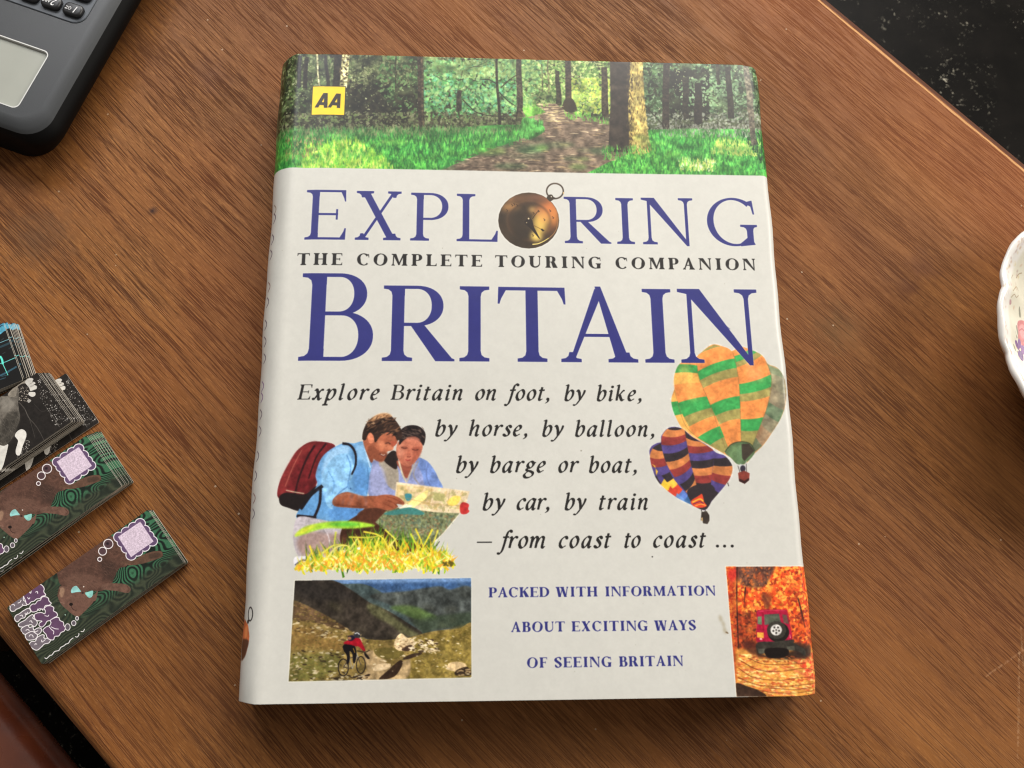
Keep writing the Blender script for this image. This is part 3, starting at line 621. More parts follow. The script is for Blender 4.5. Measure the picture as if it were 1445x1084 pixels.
    cv.S("745,458 800,468 840,515 862,560 882,610 800,602 780,540", (120, 144, 200), amp=.1); cv.S("560,470 610,450 640,470 660,540 650,620 600,590 570,520", (164, 152, 132), a=.9); cv.S("590,450 630,418 655,440 650,510 620,500 585,470", (48, 38, 36))
    cv.S("515,500 560,490 590,540 600,640 530,640 510,570", (160, 164, 200), a=.8, blur=1.5); cv.line("760,470 735,540 770,600", 7, (150, 146, 150)); cv.line("810,480 800,540 820,600", 4, (96, 110, 160), a=.7)
    cv.S("650,470 670,520 700,560 722,520 720,480", (150, 86, 70)); cv.line("660,470 680,540 700,580", 8, (206, 196, 170)); cv.line("742,480 720,530 700,580", 8, (176, 170, 160))
    cv.S("648,400 662,370 700,358 762,366 782,396 768,440 742,478 712,498 684,492 662,468 650,440", (196, 122, 98), amp=.06)
    cv.S("740,400 775,400 765,445 740,478 715,492 728,450", (158, 88, 70), a=.7, blur=1.5); cv.S("652,400 664,384 690,392 680,440 664,460 652,440", (222, 152, 126), a=.7, blur=1.5)
    cv.S("662,372 668,318 700,292 750,290 786,312 797,345 786,392 768,372 720,356 690,362 664,388", (42, 34, 34)); D("668,300 790,300 795,360 740,345 665,362", 90, [(96, 80, 72), (26, 22, 22), (124, 104, 92)], 10, rng=rng, ang=.5, spread=.7, asp=.14); cv.S("700,352 740,346 768,362 764,382 730,366 700,368", (190, 120, 98), a=.8, blur=1); cv.line("680,340 730,330 775,350", (4, 3), (84, 72, 68), a=.6)
    cv.S("668,398 690,394 708,404 692,412 672,408", (150, 84, 66), a=.8, blur=1.5); cv.S("724,408 746,402 764,412 748,420 728,418", (140, 76, 60), a=.8, blur=1.5); cv.line("672,402 690,406 704,404", 3.5, (70, 40, 36)); cv.line("728,412 746,416 760,412", 3.5, (70, 40, 36)); cv.S("712,405 722,440 712,450 700,444", (170, 98, 78), a=.7, blur=1); cv.line("702,448 712,451 722,447", 4, (126, 66, 54)); cv.line("694,464 706,468 720,465", 5.5, (158, 70, 66)); cv.S("660,440 690,478 712,496 690,492 666,470", (150, 88, 70), a=.7, blur=1.5)
    # man
    cv.S("478,372 500,420 522,486 508,560 500,640 470,745 450,775 330,782 150,768 152,716 210,640 244,590 236,540 262,462 308,414 380,378 430,380", (116, 166, 212), amp=.12, noise='mid')
    cv.S("300,430 370,392 410,400 390,450 320,500 280,560 268,520", (168, 206, 238), a=.85, blur=2); cv.S("440,400 480,380 500,430 515,480 480,470 450,440", (146, 190, 228), a=.85, blur=1.5); cv.S("430,520 470,480 505,560 495,640 450,650 430,600", (92, 140, 196), a=.7, blur=3)
    cv.S("330,700 480,710 468,748 450,772 340,778 300,740", (88, 140, 200), a=.7, blur=2); cv.S("160,720 240,640 300,700 260,760 160,760", (104, 156, 206), a=.8, blur=2)
    cv.S("266,590 280,520 330,450 395,432 425,470 428,540 395,600 430,632 380,650 330,688 322,716 292,690", (142, 190, 228), amp=.12, noise='mid'); cv.line("400,600 350,640 318,700", 6, (90, 130, 180), a=.8); cv.line("300,520 330,580 320,640", 5, (96, 146, 200), a=.6); cv.line("395,440 415,500 400,590", 5, (80, 126, 184), a=.7); cv.line("500,500 505,560 496,640", 4, (70, 110, 160), a=.7)
    cv.line("372,380 412,390 438,430 440,490 420,540", (13, 9), (36, 30, 36)); cv.line("160,716 215,640 272,596", (16, 18), (36, 30, 34)); cv.line("262,610 256,690 226,765", (13, 13), (40, 32, 36)); cv.line("140,750 180,754 240,760", 17, (40, 34, 38))
    cv.line("480,372 498,440 515,505", 7, (190, 220, 244)); cv.ell(414, 610, 4, 4, (60, 90, 140)); cv.ell(446, 720, 4, 4, (60, 90, 140))
    cv.S("478,372 500,380 530,450 520,480 500,440", (138, 80, 60))
    cv.S("478,360 495,325 530,318 560,340 610,322 648,344 654,372 636,392 628,414 600,424 598,440 582,470 558,472 528,456 503,430 488,400", (172, 104, 78), amp=.05)
    cv.S("503,400 530,392 560,420 600,426 598,444 580,472 556,474 526,456 504,430", (132, 78, 58), a=.85, blur=1.2); cv.line("562,432 580,444 596,437", 6, (96, 48, 42)); cv.line("568,435 580,441 592,438", 3, (226, 206, 190)); cv.S("600,392 616,392 634,402 628,414 606,412", (206, 132, 100), a=.8, blur=1.2); cv.S("575,360 640,352 650,368 600,376", (150, 88, 66), a=.6, blur=2); cv.S("620,370 652,374 636,396 622,392", (172, 92, 70))
    cv.line("590,382 606,378 618,384", 5, (84, 50, 40)); cv.S("500,330 530,326 536,356 528,378 508,376", (222, 140, 108)); cv.S("548,370 580,372 596,400 570,410", (216, 142, 108), a=.6, blur=1.5)
    cv.S("474,358 480,312 508,262 560,232 606,232 642,262 670,306 676,350 652,366 640,344 604,324 566,344 540,376 530,340 512,326 498,346 490,364", (56, 42, 36), amp=.2)
    cv.S("500,275 548,234 600,226 626,244 590,252 540,262 510,292", (208, 160, 116), a=.85, blur=1); D("505,262 560,232 610,232 640,262 600,270 520,296", 60, [(226, 190, 150), (110, 76, 56)], 7, rng=rng, ang=-.5, spread=1, asp=.2)
    # legs and shade
    cv.S("130,782 160,752 240,764 330,782 400,800 392,870 330,936 232,966 152,956 122,880", (190, 182, 188), amp=.1); cv.S("140,880 200,830 300,840 380,850 330,930 240,960 170,950", (160, 130, 120), a=.75, blur=3); cv.line("250,770 300,850 310,920", 6, (220, 212, 216), a=.7)
    cv.S("130,960 180,955 230,965 228,1000 150,1010 125,995", (226, 224, 230)); cv.line("130,1000 170,975 210,985", 7, (90, 90, 110))
    cv.S("378,800 460,738 520,690 600,720 700,850 800,860 840,820 800,900 700,940 500,948 370,900", (78, 50, 38), amp=.25); cv.S("450,740 520,706 590,720 560,790 470,800", (96, 60, 46), a=.8)
    cv.S("690,870 790,822 842,846 822,902 740,930 680,905", (106, 32, 36), amp=.2)
    # map
    cv.P("540,782 605,716 700,704 972,738 884,842 818,904 700,880 646,872", (124, 130, 98), amp=.22, noise='fine')
    D("560,780 620,730 960,750 880,840 660,866", 600, [(146, 150, 110), (96, 104, 76), (150, 120, 90), (110, 128, 112)], 9, rng=rng, asp=.3, a=.8); cv.line("972,738 884,842 818,904", 5, (224, 216, 196)); cv.line("650,872 730,850 800,820", 4, (176, 166, 130))
    cv.P("648,578 1022,626 1002,690 970,738 846,732 690,712 640,660", (226, 206, 172), amp=.05); cv.P("652,590 830,612 820,690 700,700 648,650", (214, 190, 140))
    D("655,600 1005,640 965,730 700,706", 230, [(236, 214, 170), (204, 176, 120), (190, 186, 130), (222, 196, 160), (170, 160, 110)], 14, rng=rng, asp=.5, a=.7)
    cv.S("690,706 730,670 770,640 808,620 800,660 760,690 720,716", (248, 228, 150), amp=.06); cv.P("660,710 700,690 730,700 690,732", (250, 240, 214)); cv.S("692,640 724,640 722,668 700,672", (74, 140, 150)); cv.S("585,738 660,716 730,708 790,736 770,746 690,742 620,746", (76, 134, 128)); cv.S("905,680 940,650 975,655 960,690 925,700", (246, 216, 110)); cv.P("840,632 895,640 892,678 836,672", (176, 170, 116)); cv.line("828,614 818,696", 2.5, (170, 150, 110)); cv.line("920,626 905,712", 2.5, (170, 150, 110)); cv.line("700,660 830,690 980,700", 2.5, (176, 140, 90), a=.7)
    cv.S("972,700 984,682 1002,684 1018,694 1014,716 1020,728 1002,742 976,738", (190, 62, 60), amp=.15)
    # arm and hand
    cv.S("322,672 350,642 400,628 470,648 560,652 560,700 500,712 400,708 334,700", (146, 88, 64), amp=.12); cv.line("330,690 400,700 500,706", 8, (104, 58, 42), a=.8, blur=1); cv.line("360,646 420,638 480,654", 6, (186, 124, 94), a=.8, blur=1)
    cv.S("540,654 600,642 650,652 686,678 684,694 650,690 655,706 610,722 560,712 530,700", (156, 92, 68), amp=.08)
    for l in ("598,652 640,664 676,684", "590,668 630,682 650,698", "580,686 612,700 630,708"): cv.line(l, 3.5, (118, 62, 46), a=.8)
    # grass in front
    cv.S("128,852 180,806 300,780 440,778 540,800 420,815 280,814 170,846", (170, 214, 70), amp=.15, blur=1.2); cv.S("300,790 400,782 470,795 380,805", (90, 180, 70), a=.8, blur=2); cv.S("130,850 180,812 240,796 190,830", (232, 226, 80), a=.8, blur=1.5)
    base = "130,1020 150,988 230,985 300,960 420,940 520,930 620,930 700,950 800,945 880,930 930,960 952,1006 700,1016 400,1022"
    cv.P(base, (190, 190, 60), amp=.3, noise='fine')
    gg = dict(rng=rng, ang=-math.pi/2, taper=True)
    D("190,960 330,900 470,830 680,850 820,880 890,930 930,1000 200,1010", 330, [(60, 90, 34), (84, 130, 44), (110, 150, 50)], 34, spread=1.3, asp=.10, **gg)
    D("150,980 300,930 470,880 640,880 820,900 930,960 940,1010 150,1015", 620, [(236, 222, 60), (214, 206, 60), (248, 238, 130), (166, 200, 60), (226, 180, 50)], 26, spread=1.5, asp=.14, **gg)
    D(base, 800, [(240, 226, 70), (226, 190, 60), (150, 190, 60), (250, 244, 160), (230, 160, 60)], 13, spread=2.4, asp=.3, **gg)
    for l, c in (("205,900 225,960 240,1000", (236, 220, 60)), ("340,830 332,900 345,960", (200, 206, 80)), ("270,940 330,900 400,905 440,960", (222, 216, 90)), ("480,830 560,850 600,900 610,960", (236, 222, 80)), ("405,858 500,860 580,850", (214, 208, 80)), ("590,820 640,870 650,920", (230, 224, 90)), ("720,840 750,900 765,940", (206, 216, 70)), ("832,818 800,880 770,935", (238, 224, 70)), ("745,815 775,880 790,930", (226, 210, 70)), ("860,822 840,880 820,910", (214, 204, 90)), ("300,960 340,910 400,900", (240, 230, 130)), ("560,860 540,920 530,980", (236, 226, 100))):
        cv.line(l, (9, 4), c)
    cv.line("852,905 868,880", 4, (60, 56, 50)); cv.ell(456, 916, 9, 7, (245, 240, 225)); D("880,985 940,985 940,1004 890,1004", 30, [(100, 90, 40)], 9, rng=rng, asp=.4)
    # folds and light on the clothes
    for _ in range(60):
        x, y = rng.uniform(190, 500), rng.uniform(400, 770)
        if (x-190)*.9+(y-400)*.6 < 120: continue
        cv.line([(x, y), (x+rng.uniform(-14, 14), y+rng.uniform(18, 40))], (rng.uniform(4, 10), 2), ((150, 196, 232), (78, 122, 178))[rng.randint(2)], a=.35, blur=1.5)
    for _ in range(40):
        x, y = rng.uniform(60, 250), rng.uniform(420, 640)
        if y > 640-(x-60)*.1 or x < 60+(640-y)*.35: continue
        cv.line([(x, y), (x+rng.uniform(-10, 4), y+rng.uniform(14, 36))], (rng.uniform(4, 9), 2), ((150, 72, 66), (66, 26, 30))[rng.randint(2)], a=.35, blur=1.5)
    for _ in range(30):
        x, y = rng.uniform(140, 380), rng.uniform(800, 930); cv.line([(x, y), (x+rng.uniform(-16, 16), y+rng.uniform(14, 30))], (7, 3), ((214, 204, 208), (120, 96, 92))[rng.randint(2)], a=.3, blur=2)
    D("490,250 640,250 665,320 640,340 560,330 500,320", 120, [(90, 66, 52), (34, 26, 24), (130, 96, 72)], 12, rng=rng, ang=-.4, spread=1.2, asp=.14)
    cv.soften("20,215 1040,215 1040,1030 20,1030", 1, .06, 'fine', 0, before=snap); cv.soften("20,215 1040,215 1040,1030 20,1030", 0, .035, 'mid', 0, before=snap)
    d_ = (np.abs(cv.a-snap).max(-1, keepdims=True) > .02); cv.a = np.where(d_, np.clip((cv.a-.5)*1.12+.49, .02, 1), cv.a)
    # ---- mountain biker picture ----
    V(380, 790, 4.516)
    quad = "163,130 1286,115 1288,748 124,773"
    cv.P("157,126 1291,111 1293,753 118,778", (236, 232, 218), a=.8)
    cv.P(quad, (98, 122, 158)); m = cv.mask([cv.pts(quad)]); cm = np.zeros((h, w), np.float32); cm[m[2]:m[4], m[1]:m[3]] = m[0]; cv.clipm = cm
    cv.P("380,120 1290,110 1290,140 400,150", (120, 148, 186), blur=3); cv.P("480,150 1290,140 1290,200 700,210", (72, 98, 134), amp=.12, noise='mid', blur=2)
    cv.S("380,128 470,150 600,152 700,196 820,285 900,352 1010,400 1000,480 800,460 500,300", (84, 96, 96), amp=.2, noise='mid')
    cv.S("640,230 760,205 860,200 1000,176 1092,167 1150,188 1290,178 1300,425 1120,442 980,470 900,385 800,300", (80, 84, 82), amp=.22, noise='mid', blur=.6)
    cv.S("770,300 900,290 1010,330 1070,365 1040,384 960,388 870,350", (88, 106, 70), amp=.12, noise='mid', blur=2.5); cv.S("880,310 960,312 1000,340 920,345", (108, 126, 80), a=.5, blur=2.5); cv.P("900,385 1100,350 1290,330 1290,420 1080,440 980,470", (70, 80, 66), a=.8, blur=2.5)
    cv.S("100,110 385,126 500,176 640,270 760,325 880,400 975,468 900,500 700,515 560,480 400,420 180,300 100,270", (66, 60, 54), amp=.2, noise='mid')
    cv.S("620,285 690,290 790,360 900,440 960,480 870,480 770,410 660,350", (106, 106, 78), amp=.2, a=.8, blur=2); cv.S("160,140 380,140 560,230 400,260 200,230", (56, 52, 50), a=.7, blur=5)
    fg = "100,262 160,258 230,285 330,335 410,380 500,440 560,478 640,505 760,508 830,498 900,492 1000,463 1100,446 1210,436 1300,420 1300,780 100,790"
    cv.S(fg, (134, 116, 74), amp=.22, noise='mid')
    cv.S("100,262 160,258 230,285 330,335 410,380 500,440 440,440 300,400 150,382 100,380", (98, 80, 62), amp=.25, noise='mid'); cv.S("130,420 320,440 470,520 460,580 300,560 130,560", (140, 112, 70), a=.7, blur=3); cv.P("124,600 460,590 440,700 300,770 124,775", (104, 106, 62), a=.7, blur=4); cv.S("900,520 1100,460 1290,440 1290,740 880,750 900,620", (134, 118, 66), a=.8, amp=.2, blur=3)
    bi = dict(rng=rng, asp=.35, ang=0, spread=.8)
    D(fg, 2600, [(160, 140, 92), (110, 96, 58), (92, 84, 50), (150, 126, 76), (122, 112, 62)], 8, a=.7, **bi)
    D("150,370 480,430 620,500 640,540 470,520 160,450", 240, [(196, 180, 146), (90, 74, 54), (172, 150, 112)], 11, **bi)
    D("130,580 420,570 520,620 480,760 130,770", 120, [(188, 176, 146), (160, 146, 112), (70, 60, 44)], 12, **bi)
    cv.S("600,590 680,580 740,640 760,680 860,640 900,640 860,760 560,765 620,700", (168, 146, 112), amp=.15, blur=1); cv.S("830,640 850,660 800,740 700,760 760,700", (66, 52, 42)); cv.S("850,630 900,600 970,590 960,605 890,630", (70, 56, 46)); cv.S("670,570 780,560 860,590 800,630 700,620", (106, 96, 56), a=.9)
    cv.S("795,540 812,490 842,468 880,495 915,505 924,560 880,575 820,575", (204, 182, 146), amp=.15); cv.S("850,560 900,540 924,560 900,578 850,578", (80, 64, 54)); D("800,480 910,510 910,560 800,560", 30, [(226, 206, 170), (150, 126, 96)], 12, **bi)
    D("920,520 1080,500 1060,600 900,580", 90, [(206, 186, 150), (80, 66, 52), (226, 210, 180)], 13, **bi); cv.S("660,700 690,664 770,660 760,690 700,706", (206, 184, 150)); cv.S("1130,690 1150,655 1210,648 1254,665 1250,700 1200,712 1140,700", (196, 172, 134), amp=.12); cv.S("1190,705 1255,680 1284,705 1280,735 1190,735", (66, 54, 44)); D("1180,690 1280,680 1280,735 1180,735", 20, [(170, 146, 110)], 10, **bi)
    D("640,560 800,500 1290,440 1290,740 640,700", 90, [(216, 200, 168)], 9, **bi); D("380,740 640,720 640,772 380,772", 60, [(184, 172, 144), (60, 50, 42)], 12, **bi)
    for x, y in ((472, 684), (584, 668)):
        cv.ring(x, y, 35 if x < 500 else 31, 57, 6, (34, 30, 32)); cv.ring(x, y, 28, 48, 1.5, (120, 110, 100), a=.6)
        for k in range(5): cv.line([(x, y), (x+28*math.cos(k*1.25), y+48*math.sin(k*1.25))], 1.2, (90, 84, 78), sm=False, a=.6)
    for l in ("472,684 510,625 560,610 584,668", "510,625 530,690 560,612", "472,684 528,690", "556,590 566,620"): cv.line(l, 4.5, (150, 146, 140) if l[0] == '5' else (70, 64, 66), sm=False)
    cv.line("560,578 610,586 640,574", 5, (36, 32, 34)); cv.S("612,590 640,625 625,628 605,600", (36, 32, 34))
    cv.S("470,545 500,528 532,532 550,560 556,600 548,650 534,652 530,600 512,580 514,620 506,660 494,658 494,610 474,575", (34, 30, 34)); cv.line("535,560 545,590", 4, (200, 160, 70))
    cv.S("478,522 520,505 548,495 576,500 592,530 612,572 600,578 572,552 548,548 520,540 480,534", (158, 34, 52), amp=.1); cv.S("500,490 530,478 548,492 530,512 505,512", (44, 40, 60)); cv.ell(512, 498, 12, 10, (150, 110, 84)); cv.S("538,476 548,460 572,460 580,476 576,494 548,494", (60, 60, 66)); cv.line("545,470 560,463 576,474", 5, (214, 214, 216))
    for _ in range(90):
        x, y = rng.uniform(130, 1280), rng.uniform(140, 760); cv.ell(x, y, rng.uniform(15, 60), rng.uniform(6, 20), ((40, 36, 32), (150, 144, 110))[rng.randint(2)], a=.12, ang=rng.uniform(-.2, .6), blur=4)
    cv.soften(quad, 1, .09, 'fine', 0, k=.3); cv.soften(quad, 0, .05, 'mid', 0); m_ = cm[..., None]; cv.a = cv.a*(1-m_)+np.clip((cv.a-.42)*1.25+.40, .02, 1)*m_
    cv.clipm = None
    # ---- autumn track with a red off-roader ----
    def jeep():
        D2 = dict(rng=rng, asp=.55)
        cv.P("115,93 900,93 1200,958 188,958", (206, 100, 46), amp=.2, noise='mid')
        D("115,93 1200,93 1200,600 150,600", 5800, [(232, 118, 44), (244, 150, 66), (204, 70, 40), (150, 60, 40), (250, 170, 80), (222, 90, 50)], 12, **D2)
        cv.S("195,85 425,85 405,170 372,222 340,232 290,232 205,200", (106, 74, 64), amp=.25, blur=1.5); D("200,93 420,93 380,220 210,210", 160, [(90, 60, 52), (130, 90, 70), (180, 100, 60)], 9, **D2)
        cv.P("115,93 190,93 190,400 150,400", (160, 66, 46), a=.55, blur=4); cv.S("130,120 185,115 185,180 140,190", (206, 60, 56), a=.8, blur=2)
        cv.P("150,400 320,400 330,640 180,640", (130, 62, 46), a=.75, blur=6); D("150,400 330,390 330,640 180,640", 220, [(160, 70, 44), (100, 50, 38), (200, 90, 50)], 10, **D2)
        cv.S("350,280 400,270 420,300 395,380 370,350", (120, 70, 52), a=.8, blur=2); D("520,400 680,380 700,620 560,620", 260, [(190, 84, 48), (226, 110, 56), (140, 60, 44)], 10, **D2)
        for l in ("190,93 188,300 196,560 205,760", "245,230 238,330", "590,300 620,420 640,500"): cv.line(l, (9, 7), (64, 40, 36))
        cv.S("120,400 160,560 190,800 175,800 140,600", (150, 60, 50), a=.6, blur=2)
        cv.P("180,640 1200,640 1200,958 188,958", (216, 152, 78), amp=.2, noise='mid', blur=2)
        D("200,680 1200,670 1200,958 190,950", 1500, [(240, 196, 110), (226, 160, 80), (200, 104, 60), (250, 214, 140), (216, 130, 84)], 16, rng=rng, asp=.3, ang=.1, spread=.5)
        D("560,690 900,640 900,900 700,900", 260, [(214, 84, 56), (226, 120, 80)], 13, **D2)
        for l in ("215,720 330,780 480,790 640,770 760,800", "200,770 300,830 470,850 640,830 780,850", "195,830 330,880 520,890 760,870", "260,700 360,740 500,745 640,735", "210,880 380,925 560,935 780,920", "400,900 560,912 700,900"): cv.line(l, (5, 4), (110, 60, 36), a=.85)
        cv.S("180,870 260,890 330,915 380,958 185,960", (70, 52, 42), amp=.2); cv.S("230,590 300,590 330,640 300,680 240,640", (80, 46, 40), a=.8, blur=2)
        cv.S("320,650 420,690 600,640 660,640 640,690 540,712 380,704 325,690", (50, 36, 32), a=.9, blur=2); D("280,690 680,680 690,730 290,730", 70, [(200, 120, 60), (150, 84, 50), (90, 56, 40)], 12, rng=rng, asp=.3, ang=.1, spread=.6, a=.8)
        cv.S("560,600 640,610 690,620 680,690 590,700", (60, 46, 40), a=.85, blur=1.5)
        cv.S("320,395 350,380 505,380 525,400 545,500 556,560 545,592 420,600 325,596 318,540 322,460", (168, 34, 66), amp=.08); cv.line("330,392 420,384 510,388", 5, (210, 80, 100), a=.8)
        cv.P("370,412 468,407 482,470 372,482", (92, 96, 82), amp=.15); cv.P("326,426 353,424 355,480 326,476", (110, 130, 100)); cv.P("490,412 520,415 535,475 500,470", (112, 84, 76)); cv.line("362,400 366,590", 3, (120, 20, 44))
        cv.ell(464, 530, 72, 66, (40, 36, 32)); cv.ell(452, 516, 64, 60, (66, 62, 56)); cv.ell(450, 515, 38, 37, (214, 210, 204))
        for k in range(5): cv.ell(450+20*math.cos(k*1.257+.3), 515+20*math.sin(k*1.257+.3), 7, 7, (70, 66, 62))
        cv.ell(450, 515, 7, 7, (90, 86, 80)); cv.P("322,530 367,532 367,570 322,564", (224, 164, 72)); cv.ell(348, 575, 9, 5, (250, 220, 200)); cv.line("540,545 545,570", 5, (230, 150, 150))
        cv.S("322,600 440,592 560,580 566,600 600,620 640,645 640,690 590,655 520,650 440,665 380,650 378,668 330,670", (62, 58, 52), amp=.12); cv.P("330,640 380,640 380,670 332,670", (90, 90, 80)); cv.P("520,625 570,620 575,650 525,652", (88, 86, 76)); cv.S("380,640 520,640 520,690 400,700", (34, 26, 24))
        cv.line("640,93 660,300 680,600 720,958", 5, (250, 190, 140), a=.55, blur=1)
    V(1000, 780, 4.712)
    cv.P("109,87 900,87 900,960 182,960", (236, 232, 218), a=.8)
    m = cv.mask([cv.pts("115,93 1200,93 1200,958 188,958")]); cm = np.zeros((h, w), np.float32); cm[m[2]:m[4], m[1]:m[3]] = m[0]; cv.clipm = cm
    jeep()
    for _ in range(70):
        x, y = rng.uniform(120, 900), rng.uniform(95, 600)
        if 300 < x < 570 and y > 370: continue
        cv.ell(x, y, rng.uniform(12, 45), rng.uniform(10, 30), ((255, 180, 90), (96, 40, 30), (230, 90, 40))[rng.randint(3)], a=.3, blur=3)
    cv.soften("115,93 1200,93 1200,958 188,958", 1, .10, 'fine', 0, k=.35); m_ = cm[..., None]; cv.a = cv.a*(1-m_)+np.clip((cv.a-.45)*1.15+.44, .02, 1)*m_; cv.clipm = None
    # scuffs
    V()
    for x, y, r in ((1017, 873, 3.4), (1021, 881, 3), (1023, 890, 3.4)): cv.ell(x, y, r*.7, r*1.5, (160, 146, 116), ang=-.3, a=.6, blur=2)
    cv.ell(1026, 893, 2.4, 1.2, (110, 88, 60), ang=.5, a=.8); cv.ell(920.5, 785.8, 1.1, 1, blk, a=.8); cv.ell(820, 636, 1.2, 1, (110, 104, 90), a=.6)
    for _ in range(46):
        x, y = rng.uniform(390, 1130), rng.uniform(255, 970); cv.ell(x, y, rng.uniform(.4, .9), rng.uniform(.4, .8), (120, 112, 92), a=rng.uniform(.15, .5))
    # spine lettering that curls over the left edge, seen as slivers
    sp = (52, 40, 62)
    for y, c in ((288, (120, 96, 80)), (300, sp), (330, sp), (352, sp), (398, (100, 60, 60)), (420, sp), (452, sp), (476, sp), (500, sp), (540, (86, 50, 110)), (556, (86, 50, 110)), (580, sp), (604, sp), (640, sp), (668, sp), (700, (100, 50, 50)), (722, sp)):
        f = (y-93)/900.; x = 391.5-61*f
        cv.line([(x-3, y-7), (x+2.6, y-2), (x+2.6, y+3), (x-3, y+8)], 1.3, c, a=.85)
    cv.ring(346.5, 866, 6.2, 10.5, 1.9, (40, 34, 36)); cv.ell(341.5, 877, 2.5, 3, (40, 34, 36))
    cv.S("322,876 340,880 345,890 347,900 343,916 337,926 322,930", (206, 110, 66), amp=.2); cv.S("322,905 345,903 342,918 336,928 322,932", (70, 48, 38), a=.85, blur=1)
    cv.S("332,886 340,884 342,896 334,900", (236, 150, 90), a=.7, blur=1)
    return cv.a
# ---------------------------------------------------------------- print of the small cards and the dish
CL, CW = 66.5, 28.1
QUAD4 = [(9.5, 858.0), (208.7, 719.2), (259.2, 794.2), (59.2, 937.8)]     # card corners in image pixels, one quad per card design
QUAD2 = [(-147.7, 655.5), (51.0, 524.7), (98.9, 593.9), (-100.7, 729.0)]
QUAD1 = [(-212.9, 541.2), (4.4, 457.4), (31.0, 535.2), (-189.0, 622.7)]
def _cardcanvas(quad, bg, ppm=11, seed=2):
    hm = np.array([[ppm, 0, 0], [0, ppm, 0], [0, 0, 1.]])
    toM = _hom(quad, [(0, 0), (CL, 0), (CL, CW), (0, CW)])
    cv = Canvas(int(CL*ppm), int(CW*ppm), hm @ toM, bg, seed); cv.HM = hm
    return cv

